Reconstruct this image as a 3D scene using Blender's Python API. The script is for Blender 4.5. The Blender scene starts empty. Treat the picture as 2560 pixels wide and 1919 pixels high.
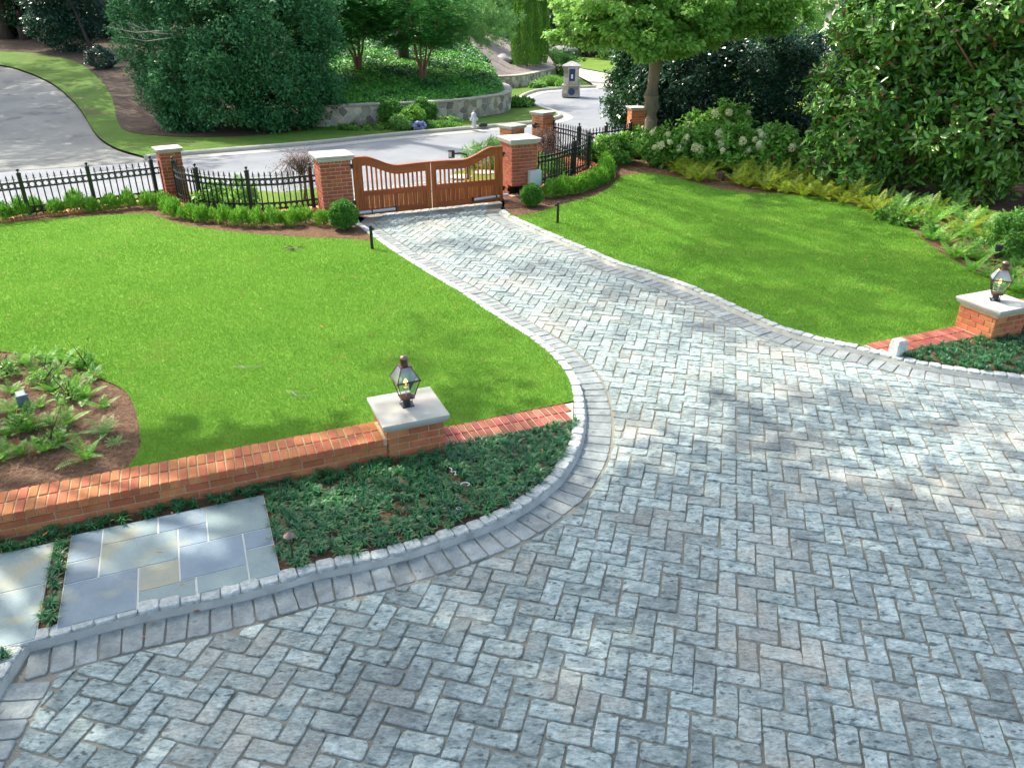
import bpy, bmesh, math, random
import numpy as np
from mathutils import Vector, Matrix

# ------------------------------------------------------------------ camera, world, sun, exposure
sc = bpy.context.scene
C = sc.collection
F_PX, PITCH, H_CAM = 1921.0, math.radians(26.3), 4.25
cam_d = bpy.data.cameras.new('camera'); cam = bpy.data.objects.new('camera', cam_d); C.objects.link(cam)
cam_d.sensor_width = 36; cam_d.lens = 36 * F_PX / 2560; cam_d.clip_end = 1000; cam_d.clip_start = .05
cam.location = (0, 0, H_CAM); cam.rotation_euler = (math.pi / 2 - PITCH, 0, 0)
sc.camera = cam
SUN_EL, SUN_AZ = math.radians(50), math.radians(-52)      # azimuth from +Y, negative = to the left
sd = Vector((math.sin(SUN_AZ) * math.cos(SUN_EL), math.cos(SUN_AZ) * math.cos(SUN_EL), math.sin(SUN_EL)))
w = bpy.data.worlds.new('World'); sc.world = w; w.use_nodes = True
nt = w.node_tree
sky = nt.nodes.new('ShaderNodeTexSky'); sky.sky_type = 'NISHITA'; sky.sun_disc = False
sky.sun_elevation = SUN_EL; sky.sun_rotation = SUN_AZ; sky.air_density = 1.0; sky.dust_density = 4.0; sky.ozone_density = 0.2
nt.links.new(sky.outputs[0], nt.nodes['Background'].inputs[0]); nt.nodes['Background'].inputs[1].default_value = .15
sun_d = bpy.data.lights.new('sun', 'SUN'); sun_d.energy = 2.4; sun_d.angle = math.radians(.53); sun_d.color = (1, .93, .82)
sun = bpy.data.objects.new('sun', sun_d); C.objects.link(sun)
sun.rotation_euler = sd.to_track_quat('Z', 'Y').to_euler(); sun.location = (0, 0, 40)
sc.view_settings.view_transform = 'Standard'; sc.view_settings.look = 'None'
sc.view_settings.exposure = 1.27; sc.view_settings.gamma = 1
sc.render.engine = 'CYCLES'
sc.cycles.max_bounces = 6; sc.cycles.diffuse_bounces = 3; sc.cycles.glossy_bounces = 2
sc.cycles.transmission_bounces = 4; sc.cycles.transparent_max_bounces = 8
sc.cycles.use_denoising = True

rng = np.random.default_rng(7); random.seed(7)
R = math.radians
CP, SP = math.cos(PITCH), math.sin(PITCH)

def G(x, y, z=0.0):                     # where the sight line through a point of the photograph meets the ground level z
    r, u = x - 1280, 959.5 - y
    fy, fz = F_PX * CP + u * SP, -F_PX * SP + u * CP
    t = (z - H_CAM) / fz
    return (r * t, fy * t)
def GL(pts, z=0.0): return [G(x, y, z) for x, y in pts]
def GT(x, y, h):                        # the same on a height field
    r, u = x - 1280, 959.5 - y
    d = np.array([r, F_PX * CP + u * SP, -F_PX * SP + u * CP]) / F_PX
    t = 5.0
    while t < 400:
        p = np.array([0, 0, H_CAM]) + d * t
        if p[2] <= h(p[0], p[1]): break
        t += .05
    return (p[0], p[1])

# ------------------------------------------------------------------ helpers
def tag(o, label=None, cat=None, group=None, kind=None):
    if label: o['label'] = label
    if cat: o['category'] = cat
    if group: o['group'] = group
    if kind: o['kind'] = kind
    return o
def empty(name, loc, rz=0.0, label=None, cat=None, group=None):
    o = bpy.data.objects.new(name, None); C.objects.link(o); o.empty_display_size = .2
    o.location = loc; o.rotation_euler = (0, 0, rz)
    return tag(o, label, cat, group)
def copy_tree(o, parent=None):
    c = o.copy(); C.objects.link(c); c.parent = parent
    for ch in [x for x in bpy.data.objects if x.parent == o]: copy_tree(ch, c)
    return c
def link(name, me, mat=None, parent=None):
    o = bpy.data.objects.new(name, me); C.objects.link(o)
    if mat: me.materials.append(mat)
    if parent: o.parent = parent
    return o

def np_mesh(name, V, Fc, mat=None, parent=None, smooth=False):
    V = np.asarray(V, dtype=np.float32); Fc = np.asarray(Fc, dtype=np.int32)
    if parent is not None and parent.get('_w'): V = V - np.array(parent.location, dtype=np.float32)
    k = Fc.shape[1]
    me = bpy.data.meshes.new(name)
    me.vertices.add(len(V)); me.vertices.foreach_set('co', V.ravel())
    me.loops.add(Fc.size); me.loops.foreach_set('vertex_index', Fc.ravel())
    me.polygons.add(len(Fc)); me.polygons.foreach_set('loop_start', np.arange(0, Fc.size, k, dtype=np.int32))
    me.polygons.foreach_set('loop_total', np.full(len(Fc), k, dtype=np.int32))
    me.update(calc_edges=True)
    if smooth: me.polygons.foreach_set('use_smooth', np.ones(len(Fc), dtype=bool))
    return link(name, me, mat, parent)

class MB:
    def __init__(s): s.v = []; s.f = []
    def add(s, vs, fs):
        n = len(s.v); s.v += [tuple(v) for v in vs]; s.f += [tuple(n + i for i in f) for f in fs]; return s
    def box(s, c, size, rz=0.0, tilt=None, ax=None):
        hx, hy, hz = size[0] / 2, size[1] / 2, size[2] / 2
        m = Matrix.Rotation(rz, 3, 'Z')
        if tilt: m = m @ Matrix.Rotation(tilt, 3, ax or 'X')
        vs = [Vector(c) + m @ Vector((x * hx, y * hy, z * hz)) for z in (-1, 1) for x, y in ((-1, -1), (1, -1), (1, 1), (-1, 1))]
        return s.add(vs, [(3, 2, 1, 0), (4, 5, 6, 7), (0, 1, 5, 4), (1, 2, 6, 5), (2, 3, 7, 6), (3, 0, 4, 7)])
    def bbox(s, c, size, rz=0.0, b=.006):           # box with a small bevel on the top edges
        hx, hy, hz = size[0] / 2, size[1] / 2, size[2] / 2
        m = Matrix.Rotation(rz, 3, 'Z'); vs = []
        for z, k in ((-hz, 0), (hz - b, 0), (hz, b)):
            for x, y in ((-1, -1), (1, -1), (1, 1), (-1, 1)): vs.append(Vector(c) + m @ Vector((x * (hx - k), y * (hy - k), z)))
        fs = [(3, 2, 1, 0), (8, 9, 10, 11)]
        for l in (0, 4):
            for i in range(4): fs.append((l + i, l + (i + 1) % 4, l + 4 + (i + 1) % 4, l + 4 + i))
        return s.add(vs, fs)
    def loft(s, rings, close=True, caps=True):
        n = len(rings[0]); vs = [p for r in rings for p in r]; fs = []
        for j in range(len(rings) - 1):
            for i in range(n if close else n - 1):
                a, b = j * n + i, j * n + (i + 1) % n
                fs.append((a, b, b + n, a + n))
        if caps and close: fs += [tuple(range(n))[::-1], tuple(range((len(rings) - 1) * n, len(rings) * n))]
        return s.add(vs, fs)
    def sq(s, prof, c=(0, 0, 0), rz=0.0):            # square profile loft: (half, z) or (hx, hy, z)
        m = Matrix.Rotation(rz, 3, 'Z'); rings = []
        for p in prof:
            hx, hy, z = (p[0], p[0], p[1]) if len(p) == 2 else p
            rings.append([Vector(c) + m @ Vector((x * hx, y * hy, z)) for x, y in ((-1, -1), (1, -1), (1, 1), (-1, 1))])
        return s.loft(rings)
    def lathe(s, prof, c=(0, 0, 0), n=16):
        rings = [[(c[0] + r * math.cos(2 * math.pi * i / n), c[1] + r * math.sin(2 * math.pi * i / n), c[2] + z) for i in range(n)] for r, z in prof]
        return s.loft(rings)
    def tube(s, pts, r, n=6, closed=False):
        pts = [Vector(p) for p in pts]; rings = []; N = len(pts)
        for i, p in enumerate(pts):
            if closed: d = pts[(i + 1) % N] - pts[i - 1]
            else: d = pts[min(i + 1, N - 1)] - pts[max(i - 1, 0)]
            d.normalize()
            a = d.cross(Vector((0, 0, 1)))
            if a.length < .05: a = d.cross(Vector((0, 1, 0)))
            a.normalize(); b = d.cross(a)
            rr = r[i] if isinstance(r, (list, tuple)) else r
            rings.append([p + (a * math.cos(2 * math.pi * k / n) + b * math.sin(2 * math.pi * k / n)) * rr for k in range(n)])
        if closed: rings.append(rings[0])
        return s.loft(rings, caps=not closed)
    def ball(s, c, r, n=10, sz=1.0):
        prof = [(max(1e-4, r * math.sin(math.pi * k / n)), -r * sz * math.cos(math.pi * k / n)) for k in range(n + 1)]
        return s.lathe(prof, c, n + 2)
    def build(s, name, mat, parent=None, smooth=False, bevel=0, noise=0):
        me = bpy.data.meshes.new(name)
        vs = s.v
        if parent is not None and parent.get('_w'):
            L = parent.location; vs = [(v[0] - L[0], v[1] - L[1], v[2] - L[2]) for v in vs]
        me.from_pydata([tuple(v) for v in vs], [], s.f); me.update()
        if smooth:
            me.polygons.foreach_set('use_smooth', [True] * len(me.polygons))
            me.set_sharp_from_angle(angle=R(40))
        o = link(name, me, mat, parent)
        if bevel:
            m = o.modifiers.new('b', 'BEVEL'); m.width = bevel; m.segments = 2; m.limit_method = 'ANGLE'; m.angle_limit = R(35)
        return o
def wthing(name, loc, label, cat, group=None):       # thing whose parts are given in world coordinates
    o = empty(name, loc, 0, label, cat, group); o['_w'] = 1; return o

# ------------------------------------------------------------------ materials
def M(name, c1, c2=None, c3=None, scale=5.0, rough=.7, bump=0.0, bscale=40.0, island=0.0, hue=0.0, spec=.5, metal=0.0,
      trans=0.0, detail=6, lo=.35, hi=.65, stretch=None, emit=None, coord='Object', s3=.6, c3t=.62, fine=0.0, coat=0.0, c4=None, s4=.5, c4t=.52, c5=None, s5=.4):
    m = bpy.data.materials.new(name); m.use_nodes = True; t = m.node_tree; N, L = t.nodes, t.links
    b = N['Principled BSDF']; out = N['Material Output']
    b.inputs['Roughness'].default_value = rough; b.inputs['Metallic'].default_value = metal
    b.inputs['Specular IOR Level'].default_value = spec
    if coat: b.inputs['Coat Weight'].default_value = coat; b.inputs['Coat Roughness'].default_value = .15
    if emit: b.inputs['Emission Color'].default_value = (*emit[0], 1); b.inputs['Emission Strength'].default_value = emit[1]
    tc = N.new('ShaderNodeTexCoord'); vec = tc.outputs[coord]
    if stretch:
        mp = N.new('ShaderNodeMapping'); mp.inputs['Scale'].default_value = stretch; L.new(vec, mp.inputs[0]); vec = mp.outputs[0]
    def noise(sc_, det=detail, r=.55):
        n = N.new('ShaderNodeTexNoise'); n.inputs['Scale'].default_value = sc_; n.inputs['Detail'].default_value = det
        n.inputs['Roughness'].default_value = r; L.new(vec, n.inputs['Vector']); return n.outputs[0]
    def ramp(src, lo_, hi_):
        r = N.new('ShaderNodeMapRange'); r.inputs[1].default_value = lo_; r.inputs[2].default_value = hi_; L.new(src, r.inputs[0]); return r.outputs[0]
    def mix(f, a, bb, typ='MIX'):
        x = N.new('ShaderNodeMix'); x.data_type = 'RGBA'; x.blend_type = typ
        if isinstance(f, float): x.inputs[0].default_value = f
        else: L.new(f, x.inputs[0])
        for s_, i in ((a, 6), (bb, 7)):
            if isinstance(s_, tuple): x.inputs[i].default_value = (*s_, 1)
            else: L.new(s_, x.inputs[i])
        return x.outputs[2]
    col = c1
    geo = N.new('ShaderNodeNewGeometry') if (island or hue) else None
    if c2: col = mix(ramp(noise(scale), lo, hi), c1, c2)
    if c3: col = mix(ramp(noise(scale * s3 + .37), c3t, c3t + .12), col, c3)
    if c4:
        tc2 = N.new('ShaderNodeTexCoord'); n4 = N.new('ShaderNodeTexNoise'); n4.inputs['Scale'].default_value = s4; n4.inputs['Detail'].default_value = 7; n4.inputs['Roughness'].default_value = .68
        L.new(tc2.outputs[coord], n4.inputs['Vector']); r4 = N.new('ShaderNodeMapRange'); r4.inputs[1].default_value = c4t; r4.inputs[2].default_value = c4t + .16; r4.inputs[4].default_value = .8
        L.new(n4.outputs[0], r4.inputs[0]); col = mix(r4.outputs[0], col, c4)
    if c5:
        tc3 = N.new('ShaderNodeTexCoord'); n5 = N.new('ShaderNodeTexNoise'); n5.inputs['Scale'].default_value = s5; n5.inputs['Detail'].default_value = 9; n5.inputs['Roughness'].default_value = .74
        mp5 = N.new('ShaderNodeMapping'); mp5.inputs['Location'].default_value = (7.3, 2.1, 0); L.new(tc3.outputs[coord], mp5.inputs[0]); L.new(mp5.outputs[0], n5.inputs['Vector'])
        r5 = N.new('ShaderNodeMapRange'); r5.inputs[1].default_value = .51; r5.inputs[2].default_value = .66; r5.inputs[4].default_value = .75; L.new(n5.outputs[0], r5.inputs[0]); col = mix(r5.outputs[0], col, c5)
    if island or fine:
        hsv = N.new('ShaderNodeHueSaturation')
        if isinstance(col, tuple): hsv.inputs['Color'].default_value = (*col, 1)
        else: L.new(col, hsv.inputs['Color'])
        if island:
            r = N.new('ShaderNodeMapRange'); r.inputs[3].default_value = 1 - island; r.inputs[4].default_value = 1 + island
            L.new(geo.outputs['Random Per Island'], r.inputs[0]); val = r.outputs[0]
            if hue:
                wn = N.new('ShaderNodeTexWhiteNoise'); wn.noise_dimensions = '1D'; L.new(geo.outputs['Random Per Island'], wn.inputs['W'])
                r2 = N.new('ShaderNodeMapRange'); r2.inputs[3].default_value = .5 - hue; r2.inputs[4].default_value = .5 + hue
                L.new(wn.outputs[0], r2.inputs[0]); L.new(r2.outputs[0], hsv.inputs['Hue'])
        if fine:
            r3 = N.new('ShaderNodeMapRange'); r3.inputs[1].default_value = .3; r3.inputs[2].default_value = .7
            r3.inputs[3].default_value = 1 - fine; r3.inputs[4].default_value = 1 + fine
            L.new(noise(bscale, 3, .7), r3.inputs[0])
            if island:
                mm = N.new('ShaderNodeMath'); mm.operation = 'MULTIPLY'; L.new(val, mm.inputs[0]); L.new(r3.outputs[0], mm.inputs[1]); val = mm.outputs[0]
            else: val = r3.outputs[0]
        L.new(val, hsv.inputs['Value'])
        col = hsv.outputs[0]
    if isinstance(col, tuple): b.inputs['Base Color'].default_value = (*col, 1)
    else: L.new(col, b.inputs['Base Color'])
    if bump:
        bp = N.new('ShaderNodeBump'); bp.inputs['Strength'].default_value = 1; bp.inputs['Distance'].default_value = bump
        L.new(noise(bscale, 8, .65), bp.inputs['Height']); L.new(bp.outputs[0], b.inputs['Normal'])
    if trans:
        tr = N.new('ShaderNodeBsdfTranslucent'); mx = N.new('ShaderNodeMixShader'); mx.inputs[0].default_value = trans
        if isinstance(col, tuple): tr.inputs[0].default_value = (*col, 1)
        else: L.new(col, tr.inputs[0])
        L.new(b.outputs[0], mx.inputs[1]); L.new(tr.outputs[0], mx.inputs[2]); L.new(mx.outputs[0], out.inputs[0])
    return m
def glass_mat(name, tint=(.9, .95, .95)):
    m = bpy.data.materials.new(name); m.use_nodes = True; t = m.node_tree; N, L = t.nodes, t.links
    tr = N.new('ShaderNodeBsdfTransparent'); tr.inputs[0].default_value = (*tint, 1)
    gl = N.new('ShaderNodeBsdfGlossy'); gl.inputs['Roughness'].default_value = .03
    fr = N.new('ShaderNodeFresnel'); fr.inputs[0].default_value = 1.5
    mp = N.new('ShaderNodeMath'); mp.operation = 'MULTIPLY_ADD'; mp.inputs[1].default_value = 1.0; mp.inputs[2].default_value = .03
    mx = N.new('ShaderNodeMixShader'); L.new(fr.outputs[0], mp.inputs[0]); L.new(mp.outputs[0], mx.inputs[0])
    L.new(tr.outputs[0], mx.inputs[1]); L.new(gl.outputs[0], mx.inputs[2]); L.new(mx.outputs[0], N['Material Output'].inputs[0])
    return m

MAT = {}
MAT['grass_base'] = M('grass_base', (.15, .33, .035), (.19, .37, .045), scale=1.3, rough=.9, bump=.02, bscale=90, fine=.25, spec=.2)
MAT['blade'] = M('grass_blade', (.170, .385, .044), (.225, .44, .058), scale=.55, rough=.6, island=.16, hue=.010, trans=.45, spec=.2, c4=(.28, .39, .07), s4=.9, c4t=.55)
MAT['grass_far'] = M('grass_far', (.12, .215, .028), (.165, .27, .038), scale=.8, rough=.9, bump=.03, bscale=25, fine=.22, spec=.2)
MAT['grass_far2'] = M('shaded_verge_grass', (.085, .175, .022), (.12, .225, .032), c3=(.13, .14, .045), scale=.8, rough=.9, bump=.03, bscale=25, fine=.25, spec=.2, c3t=.55)  # darker copy of the far grass, tree shade painted into its colour
MAT['soil'] = M('pine_straw_mulch', (.15, .080, .045), (.25, .145, .09), c3=(.075, .045, .03), scale=14, rough=.95, bump=.03, bscale=60, fine=.35, spec=.2)
MAT['straw'] = M('pine_straw', (.30, .19, .12), (.20, .11, .065), scale=9, rough=.8, island=.45, hue=.015)
MAT['base_ground'] = M('base_ground', (.10, .085, .05), (.07, .075, .035), scale=2, rough=1)
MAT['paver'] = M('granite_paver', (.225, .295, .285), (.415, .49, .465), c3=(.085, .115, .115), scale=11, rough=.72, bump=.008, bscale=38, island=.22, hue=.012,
                 fine=.34, lo=.38, hi=.60, s3=1.5, c3t=.545, stretch=(.75, 1.4, 1), c4=(.46, .43, .355), s4=.75, c4t=.50, c5=(.13, .15, .155), s5=.55)  # broad cream patches: sun dapples painted in along with tan stain
MAT['paver_tan'] = M('granite_border_paver', (.215, .25, .25), (.35, .385, .375), c3=(.12, .145, .145), scale=7, rough=.75, bump=.006, bscale=38, island=.14, fine=.15, s3=1.5, c3t=.6)
MAT['joint'] = M('joint_sand', (.165, .165, .135), (.31, .295, .24), scale=2, rough=.95, bump=.006, bscale=90, fine=.25)
MAT['sett'] = M('granite_sett', (.40, .44, .42), (.62, .65, .61), c3=(.27, .32, .30), scale=22, rough=.75, bump=.012, bscale=45, island=.10, fine=.12)
MAT['mortar_w'] = M('pale_mortar', (.44, .44, .385), (.58, .57, .50), c3=(.33, .33, .29), scale=7, rough=.9, bump=.012, bscale=60)
MAT['brick'] = M('red_brick', (.50, .145, .055), (.60, .215, .085), c3=(.34, .15, .055), scale=6, rough=.85, bump=.004, bscale=70, island=.20, hue=.010, fine=.14)
MAT['brick_d'] = M('dark_red_brick', (.36, .085, .045), (.44, .12, .065), scale=9, rough=.85, bump=.004, bscale=70, island=.18, hue=.01, fine=.12)
MAT['brick_mortar'] = M('buff_mortar', (.58, .46, .25), (.66, .54, .32), c3=(.40, .36, .14), scale=8, rough=.95, bump=.004, bscale=80)
MAT['limestone'] = M('limestone_cap', (.50, .49, .43), (.56, .55, .48), c3=(.44, .42, .35), scale=6, rough=.8, bump=.001, bscale=80, fine=.04)
MAT['iron'] = M('black_iron', (.012, .017, .018), rough=.32, spec=.6)
MAT['iron2'] = M('dark_bronze_metal', (.028, .040, .042), rough=.4, metal=.3)
MAT['copper'] = M('aged_copper', (.17, .095, .065), (.09, .06, .05), scale=14, rough=.42, metal=.8)
MAT['copper_cap'] = M('weathered_copper_cap', (.34, .25, .20), (.24, .16, .12), scale=22, rough=.38, metal=.75)
MAT['glass'] = glass_mat('lantern_glass')
m_ = glass_mat('roof_glass', (.75, .82, .84)); t_ = m_.node_tree; df_ = t_.nodes.new('ShaderNodeBsdfDiffuse'); df_.inputs[0].default_value = (.62, .70, .74, 1)
mx_ = t_.nodes.new('ShaderNodeMixShader'); mx_.inputs[0].default_value = .38; o_ = t_.nodes['Material Output']; src_ = o_.inputs[0].links[0].from_socket
t_.links.new(src_, mx_.inputs[1]); t_.links.new(df_.outputs[0], mx_.inputs[2]); t_.links.new(mx_.outputs[0], o_.inputs[0]); MAT['roof_glass'] = m_  # pale diffuse share paints the sky's reflection into the roof panes
MAT['flame'] = M('gas_flame', (1, .55, .12), emit=((1, .42, .07), 7.0))
MAT['wood'] = M('stained_cedar', (.29, .060, .008), (.50, .145, .017), c3=(.13, .026, .006), scale=3.2, rough=.6, bump=.002, bscale=30, stretch=(9, 9, .7), fine=.22, island=.30)
MAT['wood_h'] = M('stained_cedar_rail', (.28, .058, .009), (.40, .092, .013), c3=(.16, .032, .008), scale=2.2, rough=.55, bump=.002, bscale=30, stretch=(.8, 9, 9), fine=.12)
MAT['whitebox'] = M('grey_white_enamel', (.60, .68, .68), rough=.4)
MAT['silver'] = M('silver_paint', (.62, .64, .65), rough=.35, metal=.3)
MAT['black'] = M('black_recess', (.01, .01, .01), rough=.9)
MAT['bluestone'] = M('bluestone', (.155, .225, .285), (.22, .30, .355), c3=(.27, .32, .30), scale=2.6, rough=.6, bump=.003, bscale=50, island=.14, hue=.0, fine=.06, s3=1.1, c3t=.56)
MAT['bluestone_g'] = M('greenish_bluestone', (.19, .275, .285), (.26, .345, .345), c3=(.34, .35, .26), scale=2.6, rough=.6, bump=.003, bscale=50, island=.10, fine=.08, s3=1.1, c3t=.55)
MAT['bluestone_t'] = M('tan_bluestone', (.30, .33, .25), (.38, .38, .28), c3=(.28, .33, .32), scale=2.6, rough=.6, bump=.003, bscale=50, island=.10, fine=.08, s3=1.1, c3t=.55)
MAT['white_mortar'] = M('white_mortar', (.74, .74, .70), rough=.9)
MAT['asphalt'] = M('pale_asphalt', (.21, .23, .25), (.27, .29, .31), c3=(.17, .18, .20), scale=.7, rough=.85, bump=.004, bscale=70, fine=.08)
MAT['concrete'] = M('concrete_drive', (.27, .28, .25), (.20, .21, .195), c3=(.13, .14, .135), scale=.45, rough=.85, fine=.08, bscale=30, s3=1.7, c3t=.56)
MAT['kerb'] = M('concrete_kerb', (.50, .48, .42), (.42, .41, .37), scale=3, rough=.9, fine=.1, bscale=20)
MAT['flag'] = M('flagstone', (.62, .56, .45), (.50, .46, .38), scale=1.2, rough=.8, fine=.15, bscale=4)
MAT['gravel'] = M('grey_gravel', (.22, .185, .165), (.30, .26, .23), scale=3, rough=.95, bump=.03, bscale=30, fine=.25)
MAT['stone'] = M('field_stone', (.60, .50, .37), (.40, .38, .34), c3=(.66, .54, .38), scale=1.2, rough=.85, bump=.01, bscale=20, island=.55, hue=.03, fine=.15)
MAT['stonecap'] = M('wall_capstone', (.36, .34, .29), (.46, .43, .36), scale=3, rough=.85, bump=.01, bscale=20, island=.15, fine=.15)
MAT['stonejoint'] = M('stone_mortar', (.72, .62, .46), rough=.95)
MAT['bark'] = M('grey_brown_bark', (.20, .15, .10), (.30, .24, .17), c3=(.12, .09, .065), scale=6, rough=.9, bump=.03, bscale=14, stretch=(1, 1, .25))
MAT['bark_m'] = M('crape_myrtle_bark', (.36, .22, .13), (.26, .14, .085), scale=5, rough=.8, bump=.01, bscale=14, stretch=(1, 1, .25))
MAT['bark_d'] = M('dark_bark', (.06, .04, .03), (.09, .06, .045), scale=5, rough=.9, bump=.02, bscale=14, stretch=(1, 1, .25))
def LM(name, c1, c2, island=.35, hue=.02, rough=.45, trans=.25, spec=.5, scale=1.2, **k):
    return M(name, c1, c2, scale=scale, rough=rough, island=island, hue=hue, trans=trans, spec=spec, **k)
MAT['holly'] = LM('holly_leaf', (.052, .205, .074), (.090, .290, .096), rough=.5, spec=.35, trans=.35)
MAT['holly_d'] = LM('dark_holly_leaf', (0.021, 0.088, 0.048), (0.039, 0.129, 0.069), rough=.3)
MAT['magnolia'] = LM('magnolia_leaf', (.105, .260, .038), (.150, .345, .052), rough=.25, spec=.6, trans=.15, island=.5)
MAT['magnolia_b'] = LM('magnolia_leaf_rust', (.22, .10, .03), (.16, .08, .025), rough=.5)
MAT['maple'] = LM('maple_leaf', (.26, .50, .10), (.34, .60, .13), trans=.45, island=.3)
MAT['myrtle'] = LM('crape_myrtle_leaf', (.095, .340, .080), (.140, .430, .095), trans=.4)
MAT['pine'] = LM('pine_needles', (.17, .37, .10), (.23, .46, .12), trans=.3)
MAT['thuja'] = LM('arborvitae_spray', (0.116, 0.295, 0.034), (0.171, 0.380, 0.046), trans=.3)
MAT['ivy'] = LM('ivy_leaf', (.115, .375, .045), (.165, .47, .060), trans=.3)
MAT['ivy_d'] = LM('dark_ivy_leaf', (0.044, 0.186, 0.048), (0.081, 0.263, 0.060), trans=.25)
MAT['box'] = LM('boxwood_leaf', (0.153, 0.384, 0.037), (0.255, 0.546, 0.059), trans=.35, scale=8)
MAT['ballbox'] = LM('round_boxwood_leaf', (0.085, 0.271, 0.031), (0.139, 0.364, 0.046), trans=.3, scale=8)
MAT['hydr'] = LM('hydrangea_leaf', (.20, .44, .065), (.26, .52, .09), trans=.4)
MAT['flower'] = LM('cream_blossom', (.86, .88, .50), (.90, .90, .66), island=.12, hue=.0, rough=.7, trans=.3)
MAT['white_fl'] = LM('white_blossom', (.85, .82, .82), (.8, .76, .78), island=.08, hue=.0, rough=.7, trans=.2)
MAT['blue_fl'] = LM('blue_blossom', (.35, .42, .75), (.5, .5, .8), island=.1, hue=.0)
MAT['fern'] = LM('fern_frond', (0.153, 0.393, 0.047), (0.222, 0.512, 0.068), trans=.4, scale=6)
MAT['fern_y'] = LM('yellow_fern_frond', (.36, .49, .040), (.46, .52, .06), trans=.45, scale=4, hue=.03)
MAT['fern_yg'] = LM('lime_fern_frond', (.24, .44, .035), (.32, .50, .06), trans=.45, scale=4, hue=.02)
MAT['fern_b'] = LM('brown_fern_frond', (.34, .15, .05), (.42, .22, .08), trans=.3)
MAT['mondo'] = LM('mondo_grass_blade', (0.038, 0.168, 0.065), (0.069, 0.267, 0.084), trans=.15, scale=5, rough=.35, island=.4)
MAT['far_y'] = LM('autumn_leaf', (.30, .26, .06), (.22, .24, .05), trans=.4, hue=.03)
MAT['far_l'] = LM('pale_green_leaf', (0.217, 0.449, 0.116), (0.310, 0.558, 0.139), trans=.4)
MAT['far_d'] = LM('deep_green_leaf', (.030, .105, .036), (.055, .155, .048), trans=.2)
MAT['burg'] = LM('burgundy_leaf', (.13, .06, .05), (.09, .07, .05), trans=.2)
MAT['jmaple'] = LM('rusty_twig', (.17, .095, .07), (.12, .07, .055), trans=.1)
MAT['fallen'] = LM('fallen_leaf', (.42, .17, .05), (.30, .14, .06), hue=.035, trans=.1, rough=.7, scale=9)
MAT['pot'] = M('brown_pot', (.16, .085, .06), rough=.6)
MAT['yellow'] = M('yellow_flag', (.85, .55, .02), rough=.5)
MAT['lightbox'] = M('blue_grey_casing', (.16, .23, .30), (.22, .30, .37), scale=20, rough=.45)
MAT['hyd'] = M('silver_hydrant', (.62, .64, .64), rough=.4, metal=.2)
MAT['navy'] = M('navy_enamel', (.02, .05, .13), rough=.4)
MAT['white'] = M('white_plastic', (.85, .85, .85), rough=.5)
MAT['twig'] = M('grey_twig', (.42, .38, .32), rough=.9)
MAT['carpaint'] = M('blue_grey_car_paint', (.10, .16, .25), rough=.25, metal=.4, coat=.6)
MAT['carglass'] = M('dark_car_glass', (.02, .025, .03), rough=.08, spec=.8)
MAT['rubber'] = M('tyre_rubber', (.02, .02, .02), rough=.8)
MAT['stucco'] = M('pale_house_wall', (.70, .68, .66), rough=.9)

# ------------------------------------------------------------------ polygon / sheet tools
def resample(pts, step, closed=False):
    pts = [np.array(p, float) for p in pts]
    if closed: pts = pts + [pts[0]]
    seg = [np.linalg.norm(pts[i + 1] - pts[i]) for i in range(len(pts) - 1)]
    Ltot = sum(seg); n = max(1, int(round(Ltot / step))); out = []; cum = np.concatenate([[0], np.cumsum(seg)])
    for k in range(n + (0 if closed else 1)):
        s = Ltot * k / n; i = min(len(seg) - 1, int(np.searchsorted(cum, s, 'right')) - 1); i = max(i, 0)
        f = (s - cum[i]) / max(seg[i], 1e-9); out.append(pts[i] * (1 - f) + pts[i + 1] * f)
    return out
def smooth(pts, n=6, closed=False):                  # Catmull-Rom
    P = [np.array(p, float) for p in pts]; out = []; N = len(P)
    rngi = range(N if closed else N - 1)
    for i in rngi:
        if closed: a, b, c, d = P[i - 1], P[i], P[(i + 1) % N], P[(i + 2) % N]
        else: a, b, c, d = P[max(i - 1, 0)], P[i], P[i + 1], P[min(i + 2, N - 1)]
        for k in range(n):
            t = k / n
            out.append(.5 * ((2 * b) + (-a + c) * t + (2 * a - 5 * b + 4 * c - d) * t * t + (-a + 3 * b - 3 * c + d) * t ** 3))
    if not closed: out.append(P[-1])
    return out
def offset(pts, d):                                  # to the left of travel
    P = [np.array(p[:2], float) for p in pts]; out = []
    for i in range(len(P)):
        t = P[min(i + 1, len(P) - 1)] - P[max(i - 1, 0)]; t /= max(np.linalg.norm(t), 1e-9)
        out.append(P[i] + np.array([-t[1], t[0]]) * d)
    return out
def inside(poly, X, Y):
    poly = np.array([p[:2] for p in poly]); x0, y0 = poly[:, 0], poly[:, 1]; x1, y1 = np.roll(x0, -1), np.roll(y0, -1)
    r = np.zeros(len(X), bool)
    for a, b, c, d in zip(x0, y0, x1, y1):
        if b == d: continue
        cond = ((b > Y) != (d > Y)) & (X < (c - a) * (Y - b) / (d - b) + a); r ^= cond
    return r
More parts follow.
